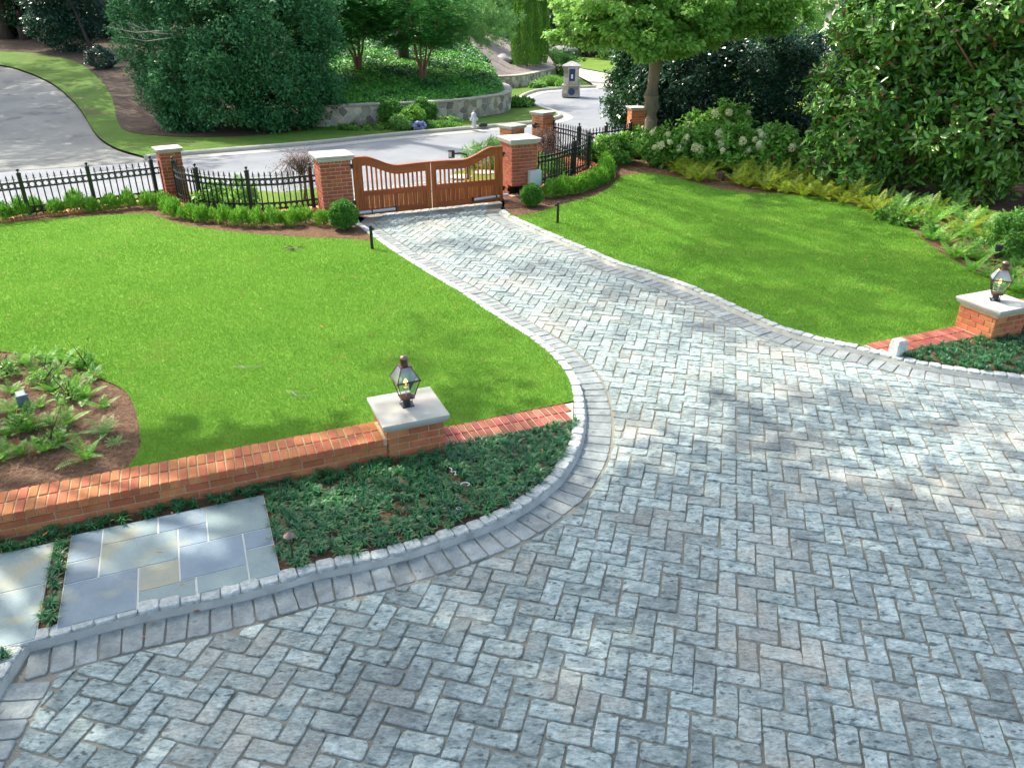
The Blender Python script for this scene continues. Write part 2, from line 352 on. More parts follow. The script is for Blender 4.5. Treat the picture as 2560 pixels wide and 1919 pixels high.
def sheet(name, pts, z, mat, cell=None, h=None, kind='structure', label=None, edge=0.0):
    bm = bmesh.new()
    vs = [bm.verts.new((p[0], p[1], 0)) for p in pts]
    es = [bm.edges.new((vs[i], vs[(i + 1) % len(vs)])) for i in range(len(vs))]
    bmesh.ops.triangle_fill(bm, edges=es, use_beauty=True)
    if cell:
        xs = [p[0] for p in pts]; ys = [p[1] for p in pts]
        for ax, lo_, hi_ in ((0, min(xs), max(xs)), (1, min(ys), max(ys))):
            k = math.floor(lo_ / cell) + 1
            while k * cell < hi_:
                co = [0, 0, 0]; co[ax] = k * cell; no = [0, 0, 0]; no[ax] = 1
                bmesh.ops.bisect_plane(bm, geom=bm.verts[:] + bm.edges[:] + bm.faces[:], plane_co=co, plane_no=no)
                k += 1
    for v in bm.verts: v.co.z = z + (h(v.co.x, v.co.y) if h else 0)
    bmesh.ops.recalc_face_normals(bm, faces=bm.faces)
    for f in bm.faces:
        if f.normal.z < 0: f.normal_flip()
    me = bpy.data.meshes.new(name); bm.to_mesh(me); bm.free()
    o = link(name, me, mat); o['kind'] = kind
    if label: o['label'] = label
    if h: me.polygons.foreach_set('use_smooth', [True] * len(me.polygons))
    return o

# ------------------------------------------------------------------ outlines of the drive
LC = [(896, 560), (934, 589), (990, 630), (1045, 665), (1100, 699), (1168, 739), (1236, 785), (1303, 828), (1350, 858), (1398, 897),
      (1436, 943), (1455, 990), (1462, 1046), (1453, 1115), (1424, 1176), (1387, 1223), (1315, 1278), (1243, 1317), (1170, 1346),
      (1026, 1393), (900, 1424), (796, 1445), (669, 1481), (543, 1513), (412, 1539), (289, 1568), (181, 1597), (70, 1626)]
RC = [(1249, 534), (1274, 551), (1344, 584), (1453, 630), (1534, 666), (1616, 692), (1700, 722), (1782, 757), (1860, 794), (1960, 838),
      (2068, 867), (2177, 892), (2271, 917), (2394, 939), (2560, 961), (2720, 985), (2950, 1016)]
Lw = smooth(GL(LC), 4); Rw = smooth(GL(RC), 4)
corner = np.array(G(70, 1626)); cdir = np.array(G(0, 1734)) - corner; cdir /= np.linalg.norm(cdir)
Lw2 = [corner + cdir * t for t in (0, .4, .8, 1.6, 3.0)]
e1g = np.array([math.cos(R(24.5)), math.sin(R(24.5))]); e2g = np.array([-e1g[1], e1g[0]])
gA, gB = np.array([-3.43, 16.89]), np.array([-.23, 18.35])         # the two hinge ends of the gate
back = 6.2
drive_poly = [gA + e2g * back * 0.5 - e1g * 0.9, gA + e1g * .2] + Lw + Lw2 + [np.array([-3.6, -.8]), np.array([9.5, -.8]), np.array([12.5, 5.0]), Rw[-1]] + Rw[::-1] + [gB - e1g * .0, gB + e2g * back * .5 + e1g * .9]
drive_poly[0] = np.array(G(700, 500)); drive_poly[-1] = np.array(G(1175, 440))
HC = .085                                               # kerb height, the lawn level

# ground far below everything
base = MB(); base.add([(-160, -40, -.30), (160, -40, -.30), (160, 260, -.30), (-160, 260, -.30)], [(0, 1, 2, 3)])
tag(base.build('ground', MAT['base_ground']), kind='structure')
sheet('driveway_bed', drive_poly, -.011, MAT['joint'])

# pavers ------------------------------------------------------------
def clip_half(poly, p, n):                               # keep the side where (q-p).n >= 0
    out = []
    for i in range(len(poly)):
        a, b = poly[i], poly[(i + 1) % len(poly)]; da, db = np.dot(a - p, n), np.dot(b - p, n)
        if da >= 0: out.append(a)
        if (da >= 0) != (db >= 0): out.append(a + (b - a) * da / (da - db))
    return out
def block(mb, poly, zt, h=.05, inset=.006, rnd=.014):
    poly = [np.array(p) for p in poly]
    if len(poly) < 3: return
    A = .5 * sum(poly[i][0] * poly[(i + 1) % len(poly)][1] - poly[(i + 1) % len(poly)][0] * poly[i][1] for i in range(len(poly)))
    if abs(A) < .0025: return
    if A < 0: poly = poly[::-1]
    q = []                                               # knock the corners off, roughen the long sides
    for i in range(len(poly)):
        a, b, c = poly[i - 1], poly[i], poly[(i + 1) % len(poly)]
        r1, r2 = rnd * random.uniform(.4, 1.9), rnd * random.uniform(.4, 1.9)
        d1, d2 = a - b, c - b; l1, l2 = np.linalg.norm(d1), np.linalg.norm(d2)
        if l1 < 1e-4 or l2 < 1e-4: continue
        q.append(b + d1 / l1 * min(r1, l1 * .3)); q.append(b + d2 / l2 * min(r2, l2 * .3))
        if l2 > .12:
            nn = np.array([d2[1], -d2[0]]) / l2
            for f in (.35, .66): q.append(b + d2 * f + nn * random.uniform(-.0045, .0035))
    c = sum(q) / len(q); n = len(q)
    tx, ty = random.gauss(0, .010), random.gauss(0, .010)
    def ring(k, z): return [(c[0] + (p[0] - c[0]) * k[i], c[1] + (p[1] - c[1]) * k[i], z + (p[0] - c[0]) * tx + (p[1] - c[1]) * ty) for i, p in enumerate(q)]
    dist = [max(np.linalg.norm(p - c), .02) for p in q]
    k1 = [max(.4, 1 - inset / d) for d in dist]; k0 = [1.0] * n
    mb.loft([ring(k0, zt - h), ring(k0, zt - .007), ring(k1, zt)])
M_, JT, ANG = .1520, .0145, R(-14.5)
eu, ev = np.array([math.cos(ANG), math.sin(ANG)]), np.array([-math.sin(ANG), math.cos(ANG)])
a0 = np.array([1.484, 4.128]) - eu * M_ - ev * M_ * .5
inL = Lw[:-1]; BW = .315
innerL = offset(Lw, BW) if np.dot(offset(Lw, BW)[10] - np.array([0, 12]), [1, 0]) > np.dot(Lw[10] - np.array([0, 12]), [1, 0]) else offset(Lw, -BW)
innerR = offset(Rw, -BW) if offset(Rw, -BW)[10][0] < Rw[10][0] else offset(Rw, BW)
side2 = np.array([-cdir[1], cdir[0]]); side2 = side2 if side2[0] > 0 else -side2
cI = corner + side2 * BW + np.array([0, 0])
# inner boundary of the field (herringbone)
kk = [p for p in innerL]
innerL2 = [p + side2 * BW for p in Lw2]
# intersect the two borders at the corner
jn = min(range(len(kk)), key=lambda i: abs(np.dot(kk[i] - innerL2[0], [-side2[0], -side2[1]])) + (0 if i > len(kk) - 14 else 9))
field_edge = kk[:jn + 1] + innerL2[2:]
field = [np.array(G(700, 500)), gA + e1g * .55] + field_edge + [np.array([-3.2, -.8]), np.array([9.5, -.8]), np.array([12.5, 4.5])] + innerR[::-1] + [gB - e1g * .35, np.array(G(1165, 441))]
pv = MB()
edges = [(field[i], field[(i + 1) % len(field)]) for i in range(len(field))]
eA = np.array([e[0] for e in edges]); eB = np.array([e[1] for e in edges])
def near_edges(c, r):
    d = eB - eA; L2 = (d ** 2).sum(1) + 1e-12
    t = np.clip(((c - eA) * d).sum(1) / L2, 0, 1); q = eA + d * t[:, None]; dd = np.linalg.norm(q - c, axis=1)
    return [i for i in np.argsort(dd)[:3] if dd[i] < r], q, dd
fx, fy = np.array([p[0] for p in field]), np.array([p[1] for p in field])
areaS = .5 * np.sum(fx * np.roll(fy, -1) - np.roll(fx, -1) * fy); sgn = 1 if areaS > 0 else -1
for i in range(-75, 75):
    for j in range(-40, 150):
        k = (i + j) % 4
        if k == 0: u0, v0, w_, h_ = i, j, 2, 1
        elif k == 2: u0, v0, w_, h_ = i, j, 1, 2
        else: continue
        c = a0 + eu * (u0 + w_ / 2) * M_ + ev * (v0 + h_ / 2) * M_
        if c[1] < -.6 or c[1] > 21.5 or c[0] < -5.5 or c[0] > 12: continue
        if abs(c[0]) > .72 * (c[1] + 2.6) + 1.0: continue
        ins = inside(field, np.array([c[0]]), np.array([c[1]]))[0]
        ne, q, dd = near_edges(c, .20)
        if not ins and not ne: continue
        hw, hh = w_ * M_ / 2 - JT * random.uniform(.36, .62), h_ * M_ / 2 - JT * random.uniform(.36, .62)
        jt = lambda: random.gauss(0, .0035)
        a = random.gauss(0, .012); ca, sa = math.cos(a), math.sin(a)
        poly = []
        for sx, sy in ((-1, -1), (1, -1), (1, 1), (-1, 1)):
            lx, ly = sx * hw + jt(), sy * hh + jt(); lx, ly = lx * ca - ly * sa, lx * sa + ly * ca
            poly.append(c + eu * lx + ev * ly)
        for e in ne:
            t = eB[e] - eA[e]; t = t / max(np.linalg.norm(t), 1e-9); nrm = np.array([-t[1], t[0]]) * sgn
            poly = clip_half(poly, eA[e] + nrm * .012, nrm)
            if len(poly) < 3: break
        if len(poly) >= 3 and inside(field, np.array([sum(poly)[0] / len(poly)]), np.array([sum(poly)[1] / len(poly)]))[0]:
            block(pv, poly, random.gauss(0, .0022))
# soldier border along both kerbs
def border(line, inner_side, w0=.012, w1=BW - .008, step=.158):
    P = resample(line, step)
    for i in range(len(P) - 1):
        t0 = P[min(i + 1, len(P) - 1)] - P[max(i - 1, 0)]; t1 = P[min(i + 2, len(P) - 1)] - P[i]
        n0 = np.array([-t0[1], t0[0]]) * inner_side / np.linalg.norm(t0); n1 = np.array([-t1[1], t1[0]]) * inner_side / np.linalg.norm(t1)
        tt = (P[i + 1] - P[i]); tt = tt / np.linalg.norm(tt); g = JT * random.uniform(.28, .5)
        wl = w1 - random.uniform(0, .006)
        block(pb, [P[i] + n0 * w0 + tt * g, P[i + 1] + n1 * w0 - tt * g, P[i + 1] + n1 * wl - tt * g, P[i] + n0 * wl + tt * g], random.gauss(0, .002))
pb = MB()
sL = 1 if np.allclose(innerL[5], offset(Lw, BW)[5]) else -1
sR = 1 if np.allclose(innerR[5], offset(Rw, BW)[5]) else -1
border(Lw, sL); border(Rw, sR)
s2 = 1 if np.dot(np.array([-cdir[1], cdir[0]]), side2) > 0 else -1
border([corner + cdir * .30, corner + cdir * 3.0], s2)
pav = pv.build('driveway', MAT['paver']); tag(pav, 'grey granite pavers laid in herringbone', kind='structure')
pob = pb.build('driveway_border', MAT['paver_tan']); tag(pob, 'soldier course of granite pavers along both kerbs', kind='structure')

# granite sett kerbs --------------------------------------------------
def sett_kerb(name, line, outside, label, w=.125, step=.15):
    o = wthing(name, (line[0][0], line[0][1], 0), label, 'kerb', 'granite sett kerbs of the driveway')
    st, mo = MB(), MB(); P = resample(line, step); zt = HC
    cen = [p for p in offset(P, outside * w / 2)]
    for i in range(len(P) - 1):
        a, b = cen[i], cen[i + 1]; t = b - a; L_ = np.linalg.norm(t); t /= L_; n = np.array([-t[1], t[0]]); c = (a + b) / 2
        m0 = random.uniform(-.004, .004); hw = w / 2 + random.uniform(-.006, .003); hl = L_ / 2 - .002; z1 = zt + random.gauss(0, .005)
        rings = []
        for z, kx, ky in ((-.05, 1, 1), (z1 - .014, 1.0, 1.0), (z1 - .004, .97, .95), (z1, .90, .84)):
            rg = []
            for x, y in ((-1, -.7), (-.75, -1), (.1, -1.03), (.75, -1), (1, -.7), (1, .7), (.75, 1), (-.1, 1.03), (-.75, 1), (-1, .7)):
                p = c + t * (x * hl * kx + random.gauss(0, .0015)) + n * (y * hw * ky + m0 + random.gauss(0, .003)); rg.append((p[0], p[1], z + random.gauss(0, .0015)))
            rings.append(rg)
        st.loft(rings)
    a = offset(P, outside * (w - .012)); b = offset(P, -outside * .002); rings = []
    c2 = offset(P, -outside * .022)
    for i in range(len(P)): rings.append([(a[i][0], a[i][1], -.04), (a[i][0], a[i][1], zt - .026), (b[i][0], b[i][1], zt - .03), (c2[i][0], c2[i][1], .006), (c2[i][0], c2[i][1], -.04)])
    mo.loft(rings)
    st.build('granite_setts', MAT['sett'], o); mo.build('mortar_haunch', MAT['mortar_w'], o)
    return o
sett_kerb('stone_kerb', Lw, -sL, 'pale granite sett kerb curving along the lawn with the large lantern pier')
sett_kerb('stone_kerb', [corner - cdir * .12, corner + cdir * 3], -s2, 'short run of granite kerb turning off at the corner below the bluestone slabs')
sett_kerb('stone_kerb', Rw, -sR, 'pale granite sett kerb along the lawn with the granite marker cube')
KW = .125
outL, outR, outL2 = offset(Lw, -sL * KW * .96), offset(Rw, -sR * KW * .96), offset(Lw2, -s2 * KW * .96)

# ------------------------------------------------------------------ garden ground inside the fence
fenceL = [(-22, 14.5), (-14.8, 16.2), (-12.9, 17.0), (-8.2, 18.6), (-7.9, 17.8), (-6.95, 17.05), (-5.65, 16.7), (-4.2, 16.95), (-3.5, 17.0)]
bedL = [np.array(p) for p in fenceL] + [gA + e1g * .05] + outL + outL2[1:] + [np.array([-12, 0]), np.array([-22, 0])]
sheet('planting_bed', bedL, HC - .022, MAT['soil'])
bedR = [gB + e1g * .05, gB + e2g * .5 + e1g * .2, np.array([1.7, 20.7]), np.array([2.4, 22.2]), np.array([1.8, 24.6]), np.array([3.9, 26.4]), np.array([9, 29.5]), np.array([22, 34]), np.array([40, 34]), np.array([40, 2]), np.array([14, 3]), outR[-1]] + outR[::-1]
sheet('planting_bed', bedR, HC - .022, MAT['soil'])
ZL = HC - .006
lawnL_px_top = [(-800, 618), (-400, 582), (0, 559), (145, 546), (253, 539), (362, 534), (398, 543), (452, 561), (543, 575), (651, 586), (760, 593), (840, 596), (905, 600), (933, 607)]
wallB = GL([(0, 1232), (700, 1098.6)], .32)
wd = np.array([math.cos(R(22.5)), math.sin(R(22.5))]); wn = np.array([-wd[1], wd[0]])
wb0 = np.array(G(700, 1098.6, .32))                              # a point of the wall's back arris
def onwall(s, t=0): return wb0 + wd * s + wn * t                  # s along the wall, t behind its back face
bed_isl = smooth([onwall(-1.62, -.03)] + GL([(347, 1126), (350, 1089), (346, 1053), (336, 1017), (322, 988), (298, 966), (250, 945), (190, 918), (100, 893), (0, 878), (-200, 868)], ZL), 3)
ko = min(range(len(outL)), key=lambda i: abs(np.dot(outL[i] - wb0, wn)) + (9 if i < 20 else 0))
lawnL = smooth(GL(lawnL_px_top, ZL), 3) + [p for p in outL[4:ko + 1]] + [onwall(0, 0)] + [p for p in bed_isl] + GL([(-550, 850)], ZL)
sheet('lawn', lawnL, ZL, MAT['grass_base'])
lawnR_px = [(1270, 541), (1330, 535), (1385, 518), (1440, 502), (1490, 488), (1525, 468), (1543, 450), (1560, 439), (1620, 433), (1670, 440), (1720, 452), (1790, 470),
            (1870, 482), (1960, 485), (2060, 497), (2160, 520), (2230, 543), (2290, 585), (2340, 625), (2400, 660), (2480, 695), (2560, 720), (2800, 790)]
lr = smooth(GL(lawnR_px, ZL), 3)
rp = np.array(G(2195, 872)); kr = min(range(len(outR)), key=lambda i: abs(np.dot(outR[i] - wb0, wn)) + (9 if outR[i][0] < 3 else 0))
farR = lr[-1] - wn * 0
lawnR = lr + [onwall(np.dot(lr[-1] - wb0, wd) + .5, .0)] + [p for p in outR[3:kr + 1]][::-1]
sheet('lawn', lawnR, ZL, MAT['grass_base'])

# grass blades
def blades(name, poly, dens, hgt, wid, mat, label, falloff=None, lean=.5, zb=ZL, maxd=99):
    xs, ys = [p[0] for p in poly], [p[1] for p in poly]
    A = (max(xs) - min(xs)) * (max(ys) - min(ys)); n = int(A * dens)
    X = rng.uniform(min(xs), max(xs), n); Y = rng.uniform(min(ys), max(ys), n)
    m = inside(poly, X, Y) & (np.abs(X) < .70 * (Y + 2.6) + .6) & (Y < maxd); X, Y = X[m], Y[m]
    d = np.hypot(X, Y)
    if falloff: keep = rng.random(len(X)) < np.clip((falloff / d) ** 1.2, .30, 1); X, Y, d = X[keep], Y[keep], d[keep]
    n = len(X); s = np.clip(d / (falloff or 8), 1, 1.7)
    a = rng.uniform(0, 2 * math.pi, n); hh = hgt * rng.uniform(.55, 1.25, n) * (s ** .35); ww = wid * s
    lx, ly = rng.normal(0, lean, n) * hh, rng.normal(0, lean, n) * hh
    V = np.zeros((n, 3, 3)); cx, cy = np.cos(a) * ww / 2, np.sin(a) * ww / 2
    V[:, 0] = np.c_[X - cx, Y - cy, np.full(n, zb - .004)]; V[:, 1] = np.c_[X + cx, Y + cy, np.full(n, zb - .004)]; V[:, 2] = np.c_[X + lx, Y + ly, zb + hh]
    return tag(np_mesh(name, V.reshape(-1, 3), np.arange(n * 3).reshape(-1, 3), mat), label, 'grass', kind='stuff')
blades('grass', lawnL, 8500, .026, .0060, MAT['blade'], 'short mown grass of the lawn behind the brick garden wall', falloff=7.5)
blades('grass', lawnR, 7000, .026, .0070, MAT['blade'], 'short mown grass of the lawn beside the fern border', falloff=8.5)

# ------------------------------------------------------------------ bricks
def stretcher_faces(mb, size, h, rz, c, course=.08, L=.215, off=0, proud=.004, j=.013, z0=0.0, last=None):
    hx, hy = size[0] / 2, size[1] / 2; n = int(round(h / course)); m = Matrix.Rotation(rz, 3, 'Z')
    for r in range(n):
        z = z0 + (r + .5) * course
        sold = last == 'soldier' and r == n - 1
        for side in range(4):
            w_ = size[0] if side % 2 == 0 else size[1]
            LL = .078 if sold else L
            x = -w_ / 2 + (0 if sold else ((r + side) % 2) * (-L / 2))
            while x < w_ / 2 - .012:
                x0, x1 = max(x, -w_ / 2), min(x + LL, w_ / 2); x += LL
                if x1 - x0 < .03: continue
                cx = (x0 + x1) / 2; wv = x1 - x0 - j; th = .05
                p = {0: (cx, -hy + th / 2 - proud), 2: (-cx, hy - th / 2 + proud), 1: (hx - th / 2 + proud, cx), 3: (-hx + th / 2 - proud, -cx)}[side]
                sx = (wv, th) if side % 2 == 0 else (th, wv)
                if x0 <= -w_ / 2 + .001 or x1 >= w_ / 2 - .001: pass
                q = m @ Vector((p[0] + random.gauss(0, .001), p[1] + random.gauss(0, .001), 0))
                mb.box((c[0] + q[0], c[1] + q[1], c[2] + z), (sx[0], sx[1], course - j), rz + random.gauss(0, .004))
def pier(name, c, ang, w_, hb, label, cap_over=.055, cap_h=.095, mat='brick', soldier=False, group=None, z0=0.0, notch=False):
    o = empty(name, (c[0], c[1], z0), ang, label, 'brick pier', group)
    mb = MB(); stretcher_faces(mb, (w_, w_), hb, 0, (0, 0, 0), last='soldier' if soldier else None)
    if notch:                                            # opening low in the front corner for the gate motor
        keep = []
        core = MB(); hw = w_ / 2
        nx = -hw + .30
        mb2 = MB()
        for k in range(0, len(mb.v), 8):
            cc = sum((Vector(v) for v in mb.v[k:k + 8]), Vector()) / 8
            if cc.x < nx and cc.y < -hw + .32 and .09 < cc.z < .36: continue
            n = len(mb2.v); mb2.v += mb.v[k:k + 8]; mb2.f += [tuple(i - k + n for i in f) for f in mb.f[k // 8 * 6:k // 8 * 6 + 6]]
        mb = mb2; i_ = .012
        core.box((0, 0, .045), (w_ - .02, w_ - .02, .09)); core.box((0, 0, (hb + .35) / 2), (w_ - .02, w_ - .02, hb - .35))
        core.box((nx / 2 + hw / 2 - .005, 0, .22), (hw - nx - .01, w_ - .02, .27)); core.box(((nx - hw) / 2 + .005, .15, .22), (nx + hw - .01, w_ - .33, .27))
        core.build('mortar_core', MAT['brick_mortar'], o)
        blk = MB(); blk.box((-hw + .155, -hw + .30, .22), (.28, .02, .26)); blk.box((nx - .012, -hw + .16, .22), (.02, .29, .26)); blk.build('motor_recess', MAT['black'], o)
    else:
        core = MB(); core.box((0, 0, hb / 2), (w_ - .012, w_ - .012, hb)); core.build('mortar_core', MAT['brick_mortar'], o)
    mb.build('brickwork', MAT[mat], o, bevel=.004)
    cp = MB(); hw = w_ / 2 + cap_over
    cp.sq([(hw - .050, hb - .004), (hw - .047, hb + .012), (hw - .024, hb + .018), (hw - .016, hb + cap_h * .34), (hw - .012, hb + cap_h * .48), (hw - .018, hb + cap_h * .58), (hw - .032, hb + cap_h * .60),
           (hw - .032, hb + cap_h * .68), (hw, hb + cap_h * .69), (hw, hb + cap_h * .97), (hw - .004, hb + cap_h)])
    cp.build('stone_cap', MAT['limestone'], o)
    return o
# garden piers: cap corners measured at z .49
capc = (np.array(G(917.6, 994.4, .49)) + np.array(G(1124.2, 1036.9, .49))) / 2
pier('brick_pier', capc, R(22.5), .59, .40, 'low brick lantern pier between the brick garden wall and the flush brick strip', soldier=False, group='low lantern piers')
rq = [np.array(G(*p, .52)) for p in ((2389.8, 740.1), (2470.8, 724.1), (2498.7, 779.3))]
capr = (rq[1] + rq[2]) / 2 + 0
capr = rq[0] + wd * .35 - wn * .35
pier('brick_pier', capr, R(22.5), .59, .43, 'low brick pier with a lantern beside the dark groundcover, cut by the frame edge', group='low lantern piers')

# wall of two header rows, stretcher courses below
def garden_wall(s0, s1, label):
    p0, p1 = onwall(s0, -.2), onwall(s1, -.2); c = (p0 + p1) / 2; L_ = np.linalg.norm(p1 - p0)
    o = empty('brick_wall', (c[0], c[1], 0), R(22.5), label, 'brick wall'); cap, fa, mo = MB(), MB(), MB()
    n = int(L_ / .0835)
    for i in range(n):
        x = -L_ / 2 + (i + .5) * .0835
        for y, w_ in ((-.105, .20), (.105, .20)):
            cap.bbox((x + random.gauss(0, .001), y - (.004 if y < 0 else 0), .29 + random.gauss(0, .0015)), (.0735, w_ - .004, .075), random.gauss(0, .008), b=.006)
    stretcher_faces(fa, (L_, .37), .24, 0, (0, 0, 0), course=.08)
    mo.box((0, 0, .155), (L_ - .01, .358, .32 - .01 + .0)); mo.box((0, 0, .282), (L_ - .01, .392, .070))
    cap.build('brick_coping', MAT['brick'], o, bevel=.003); fa.build('brickwork', MAT['brick'], o, bevel=.003); mo.build('mortar_core', MAT['brick_mortar'], o)
    return o
sp = np.dot(np.array(capc) - wb0, wd)
garden_wall(-6.3, sp - .30, 'low red brick garden wall with a coping of header bricks')
# flush brick strips
def strip(cross, s1, label, left):
    s0c = [cross(-.005), cross(-.395)]; sa, sb = (min(s0c) - .0, s1) if left else (s1, max(s0c))
    c = onwall((sa + sb) / 2, -.2); L_ = sb - sa
    o = empty('brick_edging', (c[0], c[1], 0), R(22.5), label, 'brick edging', 'flush brick strips'); b, mo = MB(), MB()
    n = int(L_ / .0835)
    for i in range(n):
        x = -L_ / 2 + (i + .5) * .0835; st = (sa + sb) / 2 + x
        for y in (-.101, .101):
            lim = cross(-.2 + y)
            if (left and st < lim + .045) or (not left and st > lim - .045): continue
            b.bbox((x, y, HC - .02), (.070, .188, .06), random.gauss(0, .006), b=.004)
    m_ = (sa + sb) / 2; e = [(cross(-.005) + .01) - m_, (cross(-.395) + .01) - m_] if left else [(cross(-.005) - .01) - m_, (cross(-.395) - .01) - m_]; f = s1 - m_
    q = [(f, .195), (e[0], .195), (e[1], -.195), (f, -.195)]; q = q if not left else q[::-1]
    mo.loft([[(a, b_, .01) for a, b_ in q], [(a, b_, HC - .003) for a, b_ in q]])
    b.build('brickwork', MAT['brick_s'], o); mo.build('mortar_bed', MAT['brick_mortar_l'], o); return o
MAT['brick_s'] = M('paving_brick', (.36, .10, .06), (.50, .16, .10), c3=(.20, .10, .085), scale=7, rough=.8, bump=.003, bscale=70, island=.38, hue=.015, fine=.14)
MAT['brick_mortar_l'] = M('light_mortar', (.62, .52, .38), rough=.95)
def crossS(line, t):                                     # station where the kerb crosses the wall line
    best = None
    for i in range(len(line) - 1):
        a, b = np.dot(line[i] - wb0, wn) - t, np.dot(line[i + 1] - wb0, wn) - t
        if a * b <= 0:
            f = a / (a - b) if a != b else 0; q = line[i] + (line[i + 1] - line[i]) * f; best = np.dot(q - wb0, wd)
    return best
sLx = crossS(Lw, -.2); sRx = crossS(Rw, -.2)
strip(lambda t: crossS(outL[20:], t), sp + .30, 'flush strip of red brick between the garden wall pier and the kerb', False)
srp = np.dot(capr - wb0, wd)
strip(lambda t: crossS(outR, t), srp - .30, 'flush strip of red brick beside the granite marker cube', True)
garden_wall(srp + .30, srp + 5.5, 'red brick garden wall going on past the cut-off lantern pier')

# bluestone ------------------------------------------------------------
def slab(name, pts_grid, label, mi=(0,)):
    o = wthing(name, (pts_grid[0][0][0], pts_grid[0][0][1], 0), label, 'paving', 'bluestone paving panels')
    b = MB(); mo = MB()
    allp = np.array([q for p in pts_grid for q in p])
    for p in pts_grid:
        c = sum(p) / len(p); q = [x + (c - x) / np.linalg.norm(c - x) * .0095 for x in p]
        A = sum(q[i][0] * q[(i + 1) % 4][1] - q[(i + 1) % 4][0] * q[i][1] for i in range(4))
        if A < 0: q = q[::-1]
        b.loft([[(x[0], x[1], .0) for x in q], [(x[0], x[1], HC - .002) for x in q], [(x[0] + (c[0] - x[0]) * .006, x[1] + (c[1] - x[1]) * .006, HC + .001) for x in q]])
    for p in pts_grid:
        c = sum(p) / len(p); q = [x + (c - x) / np.linalg.norm(c - x) * .0005 for x in p]
        A = sum(q[i][0] * q[(i + 1) % 4][1] - q[(i + 1) % 4][0] * q[i][1] for i in range(4))
        if A < 0: q = q[::-1]
        mo.loft([[(x[0], x[1], .0) for x in q], [(x[0], x[1], HC - .004) for x in q]])
    q = b.build('bluestone_flags', MAT['bluestone'], o); q.data.materials.append(MAT['bluestone_g']); q.data.materials.append(MAT['bluestone_t'])
    for f_ in q.data.polygons: f_.material_index = mi[(f_.index // 10) % len(mi)]
    mo.build('mortar_joints', MAT['white_mortar'], o); return o
A0 = np.array(G(178, 1337, HC)); A1 = np.array(G(660, 1242, HC)); A3 = np.array(G(154, 1528, HC)); A2 = np.array(G(697, 1438, HC))
def uv(u, v):                                            # u along the slab 0..1.64 m, v towards the drive 0..1.2 m
    return A0 + wd * u - wn * v
W_ = np.linalg.norm(A1 - A0)
def rect(u0, v0, u1, v1): return [uv(u0, v0), uv(u1, v0), uv(u1, v1), uv(u0, v1)]
flags = [(0, 0, .40, .42), (.40, 0, .86, .26 + .02), (.86, 0, 1.62 * .72, .28)]
k = W_ / 1.62
def fl(L): return [rect(a * k, b, c * k, d) for a, b, c, d in L]
flagsA = fl([(0, 0, .25, .42), (.25, 0, .70, .26), (.70, 0, 1.62 * .70 - .03, .26), (1.10, 0, 1.62, .55), (.25, .26, .86, .70), (.70 + .16, .26, 1.10, .55), (0, .42, .25, .70), (.86, .55, 1.38, 1.00), (1.38, .55, 1.62, .80),
             (1.38, .80, 1.62, 1.22), (0, .70, .55, 1.22), (.55, .70, .86, 1.02), (.55, 1.02, .98, 1.22), (.98, 1.00, 1.38, 1.22)])
slab('bluestone_panel', flagsA, 'rectangular bluestone panel set in groundcover below the garden wall', mi=(0, 1, 0, 1, 1, 0, 0, 0, 0, 1, 0, 2, 1, 1))
def uvB(u, v): return A0 + wd * (u - .13) - wn * v
flagsB = [[uvB(a, b), uvB(c, b), uvB(c, d), uvB(a, d)] for a, b, c, d in [(-.52, .05, 0, .62), (-.48, .62, 0, 1.28), (-1.0, .05, -.52, .40), (-1.0, .40, -.52, .62), (-1.05, .62, -.48, 1.28), (-1.9, .05, -1.0, .62), (-1.9, .62, -1.05, 1.28)]]
slab('bluestone_panel', flagsB, 'second bluestone panel cut off by the left frame edge', mi=(1, 1, 0, 0, 0, 0, 1))

# ------------------------------------------------------------------ gate piers
FLl = gA + e1g * -.70 - e2g * .02; PW = .66
cL = FLl + e1g * PW / 2 + e2g * PW / 2
FRr = np.array([0.0, 18.60]); cR = FRr + e1g * PW / 2 + e2g * PW / 2
AG = R(24.5)
pier('brick_pier', cL, AG, PW, 1.26, 'tall brick gate pier next to the curved fence bay with separate clipped boxwoods', cap_over=.075, cap_h=.11, mat='brick_d', soldier=True, group='tall gate piers')
pier('brick_pier', cR, AG, PW, 1.30, 'tall brick gate pier carrying the grey control box, with a motor recess', cap_over=.075, cap_h=.11, mat='brick_d', soldier=True, group='tall gate piers', notch=True)
pier('brick_pier', (-8.17, 18.80), R(34), .47, 1.12, 'brick fence pier between the straight fence and the curved fence bay', cap_over=.06, cap_h=.09, mat='brick_d', group='fence piers')
pier('brick_pier', (.93, 24.45), R(45), .46, 1.25, 'brick pier with a round wall light at the far end of the curved fence', cap_over=.06, cap_h=.09, group='fence piers')
pier('brick_pier', (.0, 22.75), R(42), .50, 1.10, 'brick pier mostly hidden behind the tall gate pier with the control box', cap_over=.06, cap_h=.09, group='fence piers')
pier('brick_pier', (4.02, 26.1), R(10), .46, 1.20, 'brick pier half hidden by glossy leaves left of the maple trunk', cap_over=.06, cap_h=.09, group='fence piers')
# wall light
o = wthing('wall_light', (.70, 24.2, .98), 'black round wall light on the far brick pier', 'wall light')
mb = MB(); d = np.array([math.cos(R(225)), math.sin(R(225))]); p = np.array([.93, 24.45]) + d * .235
d = np.array([math.cos(R(225)), math.sin(R(225))]); 
mb.tube([(p[0], p[1], .97), (p[0] + d[0] * .05, p[1] + d[1] * .05, .97)], .06, 12); mb.build('mounting_plate', MAT['iron2'], o)
mb = MB(); mb.ball((p[0] + d[0] * .11, p[1] + d[1] * .11, .97), .085, 10); mb.build('lamp_body', MAT['iron2'], o, smooth=True)

